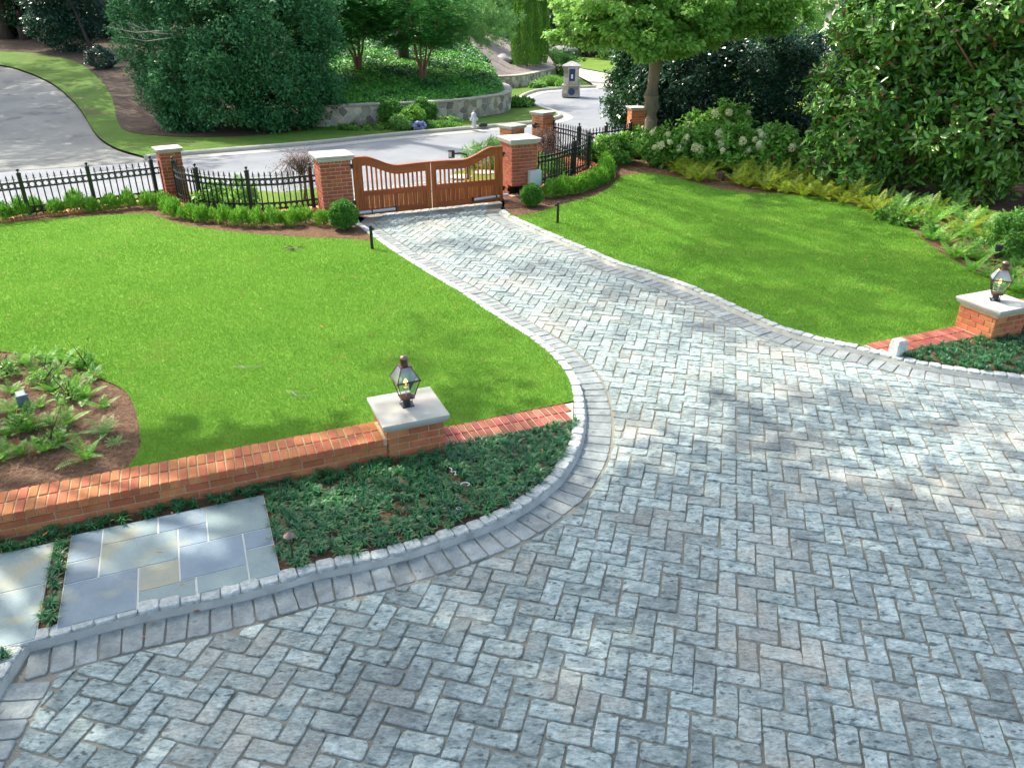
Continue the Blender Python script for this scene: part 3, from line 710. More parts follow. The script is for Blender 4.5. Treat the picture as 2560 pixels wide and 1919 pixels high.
# ------------------------------------------------------------------ wooden gate leaves
LG = (np.linalg.norm(gB - gA) - .015) / 2
def top_z(x):                                            # swoop of the gate top, x from the hinge side
    x0, x1 = .30, 1.02
    if x < x0: return 1.29
    if x < x1:
        t = (x - x0) / (x1 - x0); s = t * t * (3 - 2 * t) * .55 + .45 * math.sin(t * math.pi / 2); return 1.29 - .235 * s
    return 1.055 + .018 * math.sin((x - x1) / (LG - x1) * math.pi / 2)
def leaf(hinge, ang, flip, label):
    o = empty('wooden_gate', (hinge[0], hinge[1], 0), ang, label, 'gate', 'double wooden gate'); f = -1 if flip else 1
    def X(x): return f * x
    n = 30; xs = [LG * i / n for i in range(n + 1)]
    def slab_(name, zb, zt, x0, x1, y0, y1, mat, bevel=.004, cnt=26):
        xx = [x0 + (x1 - x0) * i / cnt for i in range(cnt + 1)]; mb = MB(); rings = []
        for x in xx:
            b_, t_ = (zb(x) if callable(zb) else zb), (zt(x) if callable(zt) else zt)
            rg = [(X(x), y0, b_), (X(x), y1, b_), (X(x), y1, t_), (X(x), y0, t_)]; rings.append(rg if not flip else rg[::-1])
        mb.loft(rings); return mb.build(name, mat, o, bevel=bevel)
    slab_('top_rail', lambda x: top_z(x) - .175, lambda x: top_z(x) - .012, .11, LG - .10, -.028, .028, MAT['wood_h'])
    slab_('top_cap', lambda x: top_z(x) - .012, lambda x: top_z(x) + .022, 0, LG - .004, -.048, .048, MAT['wood_h'])
    slab_('hinge_stile', .05, 1.278, 0, .085, -.04, .04, MAT['wood'], cnt=1)
    slab_('stile', .05, lambda x: top_z(x) - .012, .085, .20, -.030, .030, MAT['wood'], cnt=1)
    slab_('stile', .05, lambda x: top_z(x) - .012, LG - .115, LG - .006, -.030, .030, MAT['wood'], cnt=1)
    slab_('middle_rail', .46, .575, .20, LG - .115, -.031, .031, MAT['wood_h'], cnt=1)
    slab_('bottom_rail', .05, .175, .20, LG - .115, -.031, .031, MAT['wood_h'], cnt=1)
    mb = MB(); a, b_ = .20, LG - .115; k = 13
    for i in range(k):
        w_ = (b_ - a) / k; mb.bbox((X(a + (i + .5) * w_), random.uniform(-.002, .002), .318), (w_ - .010, .028, .285), b=.005)
    mb.build('board_panel', MAT['wood'], o)
    mb = MB(); k = 13
    for i in range(k):
        x = a + (i + 1) * (b_ - a) / (k + 1); t_ = top_z(x) - .17
        mb.box((X(x), 0, (t_ + .57) / 2), (.036, .034, t_ - .57))
    mb.build('picket_panel', MAT['wood'], o)
    for z in (1.12, .34):
        mb = MB(); mb.box((X(-.02), -.0, z), (.055, .05, .10)); mb.box((X(-.045), .02, z + .02), (.05, .09, .04)); mb.build('hinge', MAT['iron'], o)
    return o
leaf(gA, AG, False, 'wooden gate leaf hung on the pier beside the round boxwood, lower motor arm')
leaf(gB, AG, True, 'wooden gate leaf hung on the pier with the grey control box')
def arm(p0, p1, label):
    o = wthing('gate_operator', (p0[0], p0[1], .1), label, 'gate operator', 'gate motor arms'); v0, v1 = Vector(p0), Vector(p1); d = (v1 - v0)
    mb = MB(); mb.tube([v0, v0 + d * .36], .040, 8); mb.build('motor_housing', MAT['silver'], o, smooth=True)
    mb = MB(); mb.tube([v0 + d * .37, v1], .034, 8); mb.build('piston_tube', MAT['silver'], o, smooth=True)
    mb = MB(); mb.tube([v0 + d * .345, v0 + d * .375], .047, 8); mb.build('collar', MAT['iron2'], o)
    mb = MB(); m = (v1 - v0).normalized(); q = v1 + m * .015; mb.box(q + Vector((-.01, .04, 0)), (.035, .12, .09), AG); mb.build('bracket', MAT['iron2'], o)
n2 = -e2g * .075
a0_ = gA + e1g * .02 + n2; a1_ = gA + e1g * .86 + n2
arm((a0_[0], a0_[1], .125), (a1_[0], a1_[1], .135), 'pale tubular gate motor arm low on the gate leaf next to the round boxwood')
a0_ = gB + e1g * .16 + n2 + e2g * .10; a1_ = gB - e1g * .76 + n2
arm((a0_[0], a0_[1], .17), (a1_[0], a1_[1], .16), 'pale tubular gate motor arm running into the brick recess')
# control box on the right pier
cb = FRr + e1g * .56 - e2g * .085
o = empty('control_box', (cb[0], cb[1], .30), AG, 'pale grey metal control box mounted on the front of the gate pier', 'control box')
mb = MB(); mb.box((0, 0, .19), (.30, .16, .38)); mb.build('enclosure', MAT['whitebox'], o, bevel=.008)
mb = MB(); mb.box((0, -.086, .19), (.275, .012, .355)); mb.build('door', MAT['whitebox'], o, bevel=.004)
mb = MB(); mb.tube([(.10, .02, .0), (.10, .02, -.25)], .018, 8); mb.build('conduit', MAT['silver'], o)

# ------------------------------------------------------------------ iron fences on brick footings
FH = 1.0
def fence(label, path, posts, z0=.11, group='black iron fences', h=.88, spacing=.128, k=1.032):
    path = [np.array(p, float) * k for p in path]; posts = [np.array(p, float) * k for p in posts]
    P = [np.array(p, float) for p in path]; cum = [0]
    for i in range(len(P) - 1): cum.append(cum[-1] + np.linalg.norm(P[i + 1] - P[i]))
    def at(s):
        s = min(max(s, 0), cum[-1] - 1e-6); i = max(0, int(np.searchsorted(cum, s, 'right')) - 1); f = (s - cum[i]) / (cum[i + 1] - cum[i]); d = P[i + 1] - P[i]
        return P[i] + d * f, math.atan2(d[1], d[0])
    def station(p):
        best = min(np.linspace(0, cum[-1], 900), key=lambda s: np.linalg.norm(at(s)[0] - np.array(p))); return best
    o = wthing('iron_fence', (P[0][0], P[0][1], z0), label, 'fence', group)
    S = sorted(station(p) for p in posts)
    ends = sorted(set([0.0] + S + [cum[-1]]))
    for s in S:
        (x, y), a = at(s); mb = MB(); mb.sq([(.040, 0), (.040, h), (.047, h + .003), (.047, h + .020), (.032, h + .036)], (x, y, z0), a)
        q = mb.build('post', MAT['iron'], o, bevel=.003)
        mb = MB(); mb.lathe([(.022, h + .03), (.012, h + .045), (.012, h + .055), (.028, h + .068), (.034, h + .085), (.028, h + .104), (.010, h + .117), (.001, h + .119)], (x, y, z0), 10)
        b_ = mb.build('ball_finial', MAT['iron'], None, smooth=True); L = o.location
        b_.data.transform(Matrix.Translation((-L[0], -L[1], -L[2]))); b_.parent = q
        mb = MB(); mb.box((x, y, z0 + .006), (.11, .11, .012), a); mb.build('base_plate', MAT['whitebox'], o)
    zr = [h * .055, h * .195, h * .650, h * .795]
    for z in zr:
        mb = MB(); pts = [at(s)[0] for s in np.linspace(0, cum[-1], max(3, int(cum[-1] / .07)))]
        rings = []
        for i, p in enumerate(pts):
            d = pts[min(i + 1, len(pts) - 1)] - pts[max(i - 1, 0)]; d = d / np.linalg.norm(d); n = np.array([-d[1], d[0]]) * .021
            rings.append([(p[0] - n[0], p[1] - n[1], z0 + z), (p[0] + n[0], p[1] + n[1], z0 + z), (p[0] + n[0], p[1] + n[1], z0 + z + .030), (p[0] - n[0], p[1] - n[1], z0 + z + .030)])
        mb.loft(rings); mb.build('rail', MAT['iron'], o)
    for a_, b_ in zip(ends[:-1], ends[1:]):
        if b_ - a_ < .08: continue
        n = max(1, int(round((b_ - a_) / spacing))); pk = MB(); rg = pk; st = (b_ - a_) / n
        for i in range(n + 1):
            s = a_ + st * i
            if 0 < i < n or (s < 1e-6 or s > cum[-1] - 1e-6):
                (x, y), a = at(s); q = h * .82
                pk.sq([(.0125, .015), (.0125, q)], (x, y, z0), a)
                pk.lathe([(.019, q), (.019, q + .016), (.011, q + .02), (.011, q + .05), (.022, q + .052), (.022, q + .062), (.011, q + .066), (.021, q + .09), (.001, q + .165)], (x, y, z0), 6)
                pk.box((x, y, z0 + q + .058), (.075, .010, .012), a)
            if i < n and st > .06:
                (x, y), a = at(s + st / 2)
                for zc, rr in (((zr[0] + zr[1] + .026) / 2, (zr[1] - zr[0] - .026) / 2 + .003), ((zr[2] + zr[3] + .026) / 2, (zr[3] - zr[2] - .026) / 2 + .003)):
                    m = min(rr, st / 2 - .012)
                    rg.tube([(x + math.cos(a) * m * math.cos(t), y + math.sin(a) * m * math.cos(t), z0 + zc + m * math.sin(t)) for t in np.linspace(0, 2 * math.pi, 15)[:-1]], .0095, 4, closed=True)
        pk.build('picket_panel', MAT['iron'], o); pass
    return o
def footing(label, path, z1=.105, w_=.40, k=1.032):
    P = resample([np.array(p, float) * k for p in path], .081); o = wthing('brick_wall', (P[0][0], P[0][1], 0), label, 'brick wall', 'low brick footings under the fences')
    br, mo = MB(), MB(); rings = []
    A_, B_ = offset(P, w_ / 2 - .008), offset(P, -w_ / 2 + .008)
    for a, b in zip(A_, B_): rings.append([(a[0], a[1], 0), (a[0], a[1], z1 - .012), (b[0], b[1], z1 - .012), (b[0], b[1], 0)])
    mo.loft(rings)
    for i in range(len(P) - 1):
        t = P[i + 1] - P[i]; L_ = np.linalg.norm(t); t /= L_; n = np.array([-t[1], t[0]]); c = (P[i] + P[i + 1]) / 2; a = math.atan2(t[1], t[0])
        for sgn_ in (-1, 1):
            cc = c + n * sgn_ * (w_ / 4 - .001); br.bbox((cc[0], cc[1], z1 - .03), (L_ * .87, w_ / 2 - .008, .06), a, b=.014)
        if i % 3 == 0 and i + 2 < len(P):
            for sgn_ in (-1, 1):
                for k in range(2):
                    j = min(i + (k % 2), len(P) - 3); c2 = (P[j] + P[j + 2]) / 2 + n * sgn_ * (w_ / 2 - .022); br.box((c2[0], c2[1], z1 - .105 - k * .078), (.225, .045, .068), a)
    br.build('brickwork', MAT['brick'], o, bevel=.003); mo.build('mortar_core', MAT['brick_mortar'], o); return o
sF = [(-11.9, 14.93), (-10.21, 16.17), (-9.16, 16.91), (-8.12, 17.68), (-7.99, 17.80)]
sFull = [(-13.3, 13.9)] + sF
fence('straight black iron fence along the road, ending at the brick pier', sFull, [(-12.3, 14.62), (-11.26, 15.40), (-10.21, 16.17), (-9.16, 16.91), (-8.12, 17.68)])
footing('low brick footing under the straight fence', sFull)
cvL = smooth([(-7.66, 17.98), (-7.58, 17.58), (-7.26, 17.12), (-6.78, 16.77), (-6.2, 16.52), (-5.58, 16.45), (-4.95, 16.56), (-4.36, 16.85), (-4.14, 16.98)], 6)
fence('curved black iron fence bay bowing toward the lawn between two brick piers', cvL, [(-7.58, 17.58), (-6.78, 16.77), (-5.58, 16.45), (-4.36, 16.86)])
footing('curved low brick footing behind the row of clipped boxwoods', cvL)
cvR = smooth([(.64, 19.10), (1.05, 19.55), (1.55, 20.32), (1.92, 20.95), (2.16, 21.7), (2.14, 22.35), (1.93, 22.98), (1.62, 23.62), (1.24, 24.2), (1.16, 24.3)], 6)
fence('curved black iron fence bay beside the pier with the control box', cvR, [(1.58, 20.38), (2.08, 21.3), (1.93, 22.98), (1.24, 24.2)], z0=.17, k=1.012)
footing('curved low brick footing with rounded coping above the continuous boxwood hedge', cvR, z1=.165, w_=.46, k=1.012)
fence('short straight black iron fence in front of the maple', [(2.12, 22.72), (2.75, 23.2), (3.50, 23.75), (3.72, 23.9)], [(2.72, 23.18), (3.50, 23.75)])
fence('dark iron fence half hidden behind the hydrangeas', [(4.3, 25.9), (9.5, 28.2)], [(5.6, 26.47), (7.2, 27.18), (8.8, 27.9)])

# ------------------------------------------------------------------ lanterns
def lantern(c, z, ang, label, s=1.0):
    o = empty('gas_lantern', (c[0], c[1], z), ang, label, 'lantern', 'copper gas lanterns')
    mb = MB(); mb.box((0, 0, .006), (.125, .125, .012)); mb.build('base_plate', MAT['iron2'], o, bevel=.002)
    mb = MB(); mb.lathe([(.048, .012), (.040, .02), (.038, .085), (.045, .09), (.045, .10)], n=12); mb.build('post_collar', MAT['iron2'], o, smooth=True)
    for k in range(4):
        a = k * math.pi / 2 + math.pi / 4; d = Vector((math.cos(a), math.sin(a), 0)); pts = []
        for t in np.linspace(0, 1, 14):
            r = .052 + .020 * math.sin(t * math.pi * 1.0) + .012 * t; th = t * 4.6 * math.pi / 2
            pts.append(d * (.058 + .014 * math.cos(th * 1.6)) + Vector((0, 0, .035 + t * .065 + .006 * math.sin(th * 1.6))))
        mb = MB(); mb.tube(pts, .0042, 5); mb.build('scroll_bracket', MAT['iron2'], o)
    zb, zm, zt = .10, .315, .455; hb, hm, ht = .062, .118, .050
    mb = MB(); mb.sq([(hb * .6, zb - .008), (hb + .008, zb - .004), (hb + .008, zb + .004)]); mb.build('tray', MAT['copper'], o)
    fr = MB()
    for sx, sy in ((-1, -1), (1, -1), (1, 1), (-1, 1)):
        fr.tube([(sx * hb, sy * hb, zb), (sx * hm, sy * hm, zm)], .0055, 4); fr.tube([(sx * hm * 1.02, sy * hm * 1.02, zm), (sx * ht, sy * ht, zt)], .006, 4)
    for i in range(4):
        q = [(-1, -1), (1, -1), (1, 1), (-1, 1)]; a, b = q[i], q[(i + 1) % 4]
        fr.tube([(a[0] * hm * 1.05, a[1] * hm * 1.05, zm), (b[0] * hm * 1.05, b[1] * hm * 1.05, zm)], .0085, 4)
        fr.tube([(a[0] * hm * 1.10, a[1] * hm * 1.10, zm - .004), (b[0] * hm * 1.10, b[1] * hm * 1.10, zm - .004)], .004, 4)
        fr.tube([(a[0] * ht, a[1] * ht, zt), (b[0] * ht, b[1] * ht, zt)], .006, 4)
    fr.build('frame', MAT['copper'], o)
    for i in range(4):
        q = [(-1, -1), (1, -1), (1, 1), (-1, 1)]; a, b = q[i], q[(i + 1) % 4]
        mb = MB(); mb.add([(a[0] * hb * .98, a[1] * hb * .98, zb + .008), (b[0] * hb * .98, b[1] * hb * .98, zb + .008), (b[0] * hm * .98, b[1] * hm * .98, zm), (a[0] * hm * .98, a[1] * hm * .98, zm)], [(0, 1, 2, 3)]); mb.build('glass_pane', MAT['glass'], o)
        mb = MB(); mb.add([(a[0] * hm, a[1] * hm, zm + .004), (b[0] * hm, b[1] * hm, zm + .004), (b[0] * ht, b[1] * ht, zt), (a[0] * ht, a[1] * ht, zt)], [(0, 1, 2, 3)]); mb.build('roof_pane', MAT['roof_glass'], o)
    mb = MB(); mb.sq([(ht + .010, zt - .002), (ht + .010, zt + .006)]); mb.build('roof_plate', MAT['copper'], o)
    mb = MB(); mb.lathe([(.040, zt + .006), (.037, zt + .012), (.037, zt + .075), (.041, zt + .078)], n=16); mb.build('chimney', MAT['copper'], o, smooth=True)
    mb = MB(); mb.lathe([(.045, zt + .078), (.045, zt + .088), (.038, zt + .100), (.018, zt + .110), (.001, zt + .112)], n=16); mb.build('chimney_cap', MAT['copper_cap'], o, smooth=True)
    mb = MB(); mb.lathe([(.005, zb), (.005, zb + .10), (.014, zb + .105), (.024, zb + .112), (.006, zb + .118), (.006, zb + .14)], n=8); mb.build('burner', MAT['silver'], o)
    mb = MB(); mb.lathe([(.002, zb + .138), (.016, zb + .150), (.021, zb + .168), (.014, zb + .188), (.001, zb + .208)], (.003, 0, 0), n=8); mb.build('flame', MAT['flame'], o, smooth=True)
    mb = MB(); mb.box((hm * .62, hm * .62, (zb + zm) / 2 + .05), (.018, .018, zm - zb + .05), R(45)); mb.build('gas_pipe', MAT['iron2'], o)
    return o
lc = capc + wn * .02; lantern(lc, .495, R(26), 'lit copper gas lantern on the low pier between the garden wall and the brick strip')
lcr = np.array(G(2487, 750, .525)); lantern(lcr, .525, R(68), 'lit copper gas lantern on the low pier cut by the frame edge')

# ------------------------------------------------------------------ small garden fittings
def bollard(px, label, h=.44, side=-1):
    x, y = G(*px, ZL); o = empty('light_post', (x, y, ZL), 0, label, 'light post', 'black lawn posts beside the drive')
    mb = MB(); mb.sq([(.026, 0), (.026, h), (.022, h + .008)]); mb.build('post', MAT['iron'], o, bevel=.003)
    mb = MB(); mb.tube([(side * .02, 0, h - .05), (side * .065, 0, h - .05)], .030, 10); mb.build('sensor_head', MAT['iron2'], o)
bollard((931, 622), 'slim black sensor post in the grass beside the round boxwood', side=1); bollard((1394, 557), 'slim black sensor post in the grass opposite the control box', h=.43)
x, y = G(733, 1402, HC); o = empty('path_light', (x, y, .03), 0, 'small copper mushroom path light in the dark groundcover', 'path light')
mb = MB(); mb.tube([(0, 0, 0), (.004, 0, .31)], .0085, 6); mb.build('stake', MAT['copper'], o)
mb = MB(); mb.lathe([(.010, .30), (.018, .312), (.046, .312), (.050, .318), (.035, .334), (.012, .344), (.007, .352), (.001, .356)], n=14); mb.build('shade', MAT['copper_cap'], o, smooth=True)
x, y = G(2242, 884, HC); o = empty('stone_marker', (x, y, HC - .01), R(20), 'rough pale granite cube standing on the kerb at the brick strip', 'stone marker')
mb = MB(); mb.sq([(.085, .075, 0), (.084, .078, .10), (.078, .072, .18), (.070, .064, .215), (.05, .045, .222)]); q = mb.build('granite_block', MAT['sett'], o, bevel=.01)
x, y = G(60, 1012, HC); o = empty('flood_light', (x, y, HC - .01), R(38), 'blue-grey finned floodlight lying among ferns by the brick wall', 'floodlight')
mb = MB(); mb.box((0, 0, .10), (.10, .10, .15), 0, R(18)); mb.build('housing', MAT['lightbox'], o, bevel=.012)
mb = MB()
for k in range(4): mb.box((-.035 + k * .023, .055, .105), (.010, .05, .13), 0, R(18))
mb.build('cooling_fin', MAT['lightbox'], o, bevel=.003)
mb = MB(); mb.box((0, -.062, .09), (.125, .02, .17), 0, R(18)); mb.build('front_frame', MAT['lightbox'], o, bevel=.006)
x, y = G(2488, 655, HC); o = empty('spot_light', (x, y, HC - .02), R(-20), 'dark cylindrical spotlight tilted up in the fern bed behind the cut-off lantern', 'spotlight')
mb = MB(); mb.tube([(0, 0, 0), (0, 0, .10)], .014, 6); mb.build('stake', MAT['iron2'], o)
mb = MB(); mb.tube([(0, 0, .10), (.0, .0, .12), (-.005, .012, .33)], [.03, .045, .062], 12); mb.build('housing', MAT['iron2'], o, smooth=True)
x, y = G(1147, 1277, HC); o = empty('drain_cap', (x, y, HC - .005), 0, 'small round black drain cap in the groundcover near the kerb', 'drain cap')
mb = MB(); mb.lathe([(.034, 0), (.034, .03), (.026, .034), (.001, .034)], n=14); mb.build('cap', MAT['iron2'], o); mb = MB(); mb.tube([(.02 * math.cos(t), .02 * math.sin(t), .036) for t in np.linspace(0, 6.28, 13)[:-1]], .003, 4, closed=True); mb.build('ring', MAT['silver'], o)
def ribbon(name, px, pts, label, mat='white', r=.0045):
    x, y = G(*px, HC + .06); o = empty(name, (x, y, HC + .055), 0, label, 'plastic tie', 'white plastic ties lying in the groundcover'); mb = MB(); mb.tube(pts, r, 4); mb.build('strip', MAT[mat], o)
ribbon('plastic_tie', (1135, 1182), [(-.05, .08, .02), (-.02, .03, .03), (-.03, .0, .02), (.02, -.01, .03), (.01, -.04, .01), (.03, -.045, .02)], 'torn white plastic tie lying higher up in the groundcover')
ribbon('plastic_tie', (1163, 1213), [(.04 * math.cos(t) , .03 * math.sin(t), .02) for t in np.linspace(-1, 3.2, 12)], 'looped white plastic tie in the groundcover near the drain cap')
# brown pot, flags
x, y = G(1801, 450, HC); o = empty('plant_pot', (x, y, HC - .02), 0, 'brown pot standing in the mulch between yellow ferns', 'plant pot')
mb = MB(); mb.lathe([(.085, 0), (.105, .19), (.12, .19), (.12, .235), (.105, .235), (.095, .17), (.001, .17)], n=16); mb.build('pot_body', MAT['pot'], o, smooth=True)
mb = MB(); mb.tube([(-.12, 0, .21), (-.135, 0, .15), (-.115, 0, .10)], .012, 6); mb.build('handle', MAT['pot'], o)
for px, lb in (((1537, 442), 'small yellow marker stake at the edge of the lawn beside the curved hedge'), ((2016, 468), 'small yellow marker stake among the yellow ferns'), ((1360, 417), 'small yellow marker stake inside the curved fence bay')):
    x, y = G(*px, HC); o = empty('marker_stake', (x, y, HC - .02), .3, lb, 'marker stake', 'yellow marker stakes'); mb = MB(); mb.box((0, 0, .06), (.03, .006, .14)); mb.build('stake', MAT['yellow'], o)
# keypad on gooseneck post
x, y = -1.18, 20.89; o = wthing('keypad_post', (x, y, 0), 'black keypad on a gooseneck post beyond the wooden gate', 'keypad post')
mb = MB(); mb.tube([(x, y, 0), (x, y, .60), (x - .02, y, .68), (x - .20, y - .02, .72), (x - .34, y - .03, .71)], .026, 8); mb.build('gooseneck', MAT['iron'], o, smooth=True)
mb = MB(); mb.box((x - .42, y - .03, .70), (.16, .10, .20), R(20)); mb.build('keypad_housing', MAT['iron2'], o, bevel=.01)
mb = MB(); mb.box((x - .455, y - .10, .70), (.09, .02, .13), R(20)); mb.build('keypad_plate', MAT['silver'], o)

# ------------------------------------------------------------------ far side: road, verge, walls
def hl(x, y):
    s = min(max((-x - 11.5) / 7, 0), 1); s = s * s * (3 - 2 * s); return .072 * max(0, y - 27.5) * s
def GLT(pts): return [GT(a, b, hl) for a, b in pts]
roadN = [(-40, 5), (-23, 13.3), (-13.0, 16.6), (-10, 18.8), (-7, 19.8), (-5.2, 18.0), G(850, 492), G(1000, 478), G(1130, 462), (.1, 21.5), (.6, 24.0), (2.6, 25.6), (5, 27.2), (9, 29), (30, 31)]
road = [np.array(p) for p in roadN] + [np.array(p) for p in ((30, 60), G(1500, 219), G(1428, 221.5), G(1340, 228), G(1300, 243), G(1310, 257), G(1365, 276), G(1390, 287), G(1395, 293), G(1337, 309), G(1243, 318), G(1062, 334), G(800, 361), G(449, 382), G(200, 392), G(0, 405), (-32, 24), (-60, 12))]
sheet('road', road, -.035, MAT['asphalt'])
kp = [(372, 399), (388, 396), (449, 390), (620, 376), (800, 361), (940, 346), (1062, 334.5), (1243, 318.5), (1337, 309.5), (1385, 301), (1405, 293), (1398, 285), (1368, 275), (1321, 258), (1306, 248), (1318, 238), (1347, 229), (1385, 225), (1428, 222), (1491, 219.5)]
kw = smooth(GL(kp, 0), 5)
kside = 1
def kerb(line, name, label, w_=.17, h=.12, gut=.45, zb=-.035):
    o = wthing(name, (line[0][0], line[0][1], 0), label, 'kerb'); a, b, c = offset(line, w_), line, offset(line, -gut)
    mb = MB(); mb.loft([[(p[0], p[1], zb - .1), (p[0], p[1], h - .015), (p[0] * .8 + q[0] * .2, p[1] * .8 + q[1] * .2, h), (p[0] * .2 + q[0] * .8, p[1] * .2 + q[1] * .8, h), (q[0], q[1], h - .03), (q[0], q[1], zb - .1)] for p, q in zip(a, b)])
    mb.build('kerb_stone', MAT['kerb'], o); mb = MB(); mb.loft([[(q[0], q[1], zb - .1), (q[0], q[1], .0), (r_[0], r_[1], zb + .006), (r_[0], r_[1], zb - .1)] for q, r_ in zip(b, c)]); mb.build('gutter_pan', MAT['kerb'], o)
kerb(kw, 'road_kerb', 'grey concrete kerb along the far side of the road and round the turning circle')
gz = .085
cd = smooth(GLT([(-160, 150), (0, 165), (58, 179), (108, 199), (145, 221), (181, 253), (203, 279), (221, 307), (239, 336), (260, 356), (297, 376), (372, 398)]), 3)
gm = smooth(GLT([(0, 131), (72, 134), (145, 145), (203, 163), (253, 203), (282, 253), (293, 300), (311, 329), (362, 340), (470, 347), (579, 345), (669, 340), (742, 329), (757, 315)]), 3)
sheet('concrete_driveway', [p for p in cd] + [np.array(G(449, 392)) + [0, .0], np.array(G(372, 402)), np.array(G(0, 427)), np.array([-30, 20]), np.array([-70, 20]), np.array([-75, 70])], -.026, MAT['concrete'], cell=1.5, h=hl)
wall1 = smooth(GL([(757, 314), (848, 314), (940, 309.5), (1050, 304), (1149, 297), (1225, 286), (1262, 279), (1275, 271), (1277, 262)], gz), 4) + []
wl2 = smooth(GL([(1240, 219), (1265, 219), (1300, 216), (1328, 211), (1360, 203), (1394, 195)], gz), 4)
vk = offset(kw, .13)
verge = [np.array(p) for p in cd[::-1]][0:1] + []
vl = [np.array(p) for p in cd] + vk[2:] + [np.array(G(1440, 192)), np.array(G(1394, 194))] + wl2[::-1] + [np.array([-1.2, 40.5])] + wall1[::-1] + gm[::-1]
cd0 = cd
vl = [p for p in cd if p[0] > -60] + vk[1:] + GL([(1480, 212), (1448, 193), (1405, 186)], gz) + wl2[::-1] + [np.array([-1.0, 42.0]), np.array([-1.3, 38.0])] + wall1[::-1] + gm[::-1] + [np.array(GT(-120, 125, hl))]
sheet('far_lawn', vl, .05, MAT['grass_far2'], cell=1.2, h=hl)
MAT['hill_mulch'] = M('dark_mulch', (.060, .036, .022), (.095, .060, .034), c3=(.04, .05, .02), scale=2, rough=.95, bump=.04, bscale=20, fine=.3)
sheet('hill', [np.array(GT(-120, 125, hl))] + gm + [np.array([-7.5, 32.5]), np.array([-9, 60]), np.array([-90, 120]), np.array([-120, 75])], gz - .02, MAT['hill_mulch'], cell=2, h=hl)
fd = GL([(1491, 220), (1477, 207), (1448, 191), (1400, 177), (1350, 169), (1300, 160), (1150, 150), (1150, 146), (1300, 146), (1346, 152), (1437, 169), (1513, 183), (1640, 205), (1660, 221)])
sheet('flagstone_driveway', fd, .0, MAT['flag'])
sheet('far_lawn', GL([(1300, 146), (1346, 152), (1437, 169), (1513, 183), (1640, 205), (1800, 215), (1800, 140), (1540, 144), (1424, 139), (1345, 146), (1300, 143)]), .05, MAT['grass_far'])
sheet('near_verge', [np.array(p) for p in [(-23, 13.3), (-13.0, 16.6), (-10, 18.8), (-7, 19.8)]] + GL([(700, 484), (850, 465)]) + [gA + e2g * .4, gA + e2g * .05 - e1g * .5] + [np.array(p) for p in [(-4.2, 16.95), (-5.6, 16.5), (-6.9, 16.8), (-7.7, 17.7), (-8.2, 17.7), (-13.3, 14.0), (-23, 7)]], .03, MAT['soil2'] if 'soil2' in MAT else MAT['grass_far'])
sheet('near_verge', [gB + e1g * .1 + e2g * .3, np.array(G(1140, 441)), np.array(G(1132, 433))] + [np.array(p) for p in [(.4, 24.6), (1.0, 24.6), (1.9, 23.0), (2.2, 21.7), (1.6, 20.3), (.7, 19.1)]], .03, MAT['grass_far'])
sheet('planting_bed', [np.array(p) for p in [(.05, 20.0), (-.1, 22.6), (.5, 24.3), (1.0, 24.5), (1.9, 23.0), (2.2, 21.7), (1.6, 20.3), (.7, 19.2)]], .045, MAT['soil'])
# near road kerb line beyond the gate
for px in ((1153, 442), (1213, 431), (1100, 447)):
    if px[0] < 1150: continue
    x, y = G(*px, .04); o = empty('stepping_stone', (x, y, .02), .3, 'pale flat stepping stone in the grass beyond the gate', 'stepping stone', 'stepping stones beyond the gate'); mb = MB(); mb.lathe([(.30, 0), (.31, .03), (.27, .045), (.001, .046)], n=9); mb.build('slab', MAT['flag'], o)

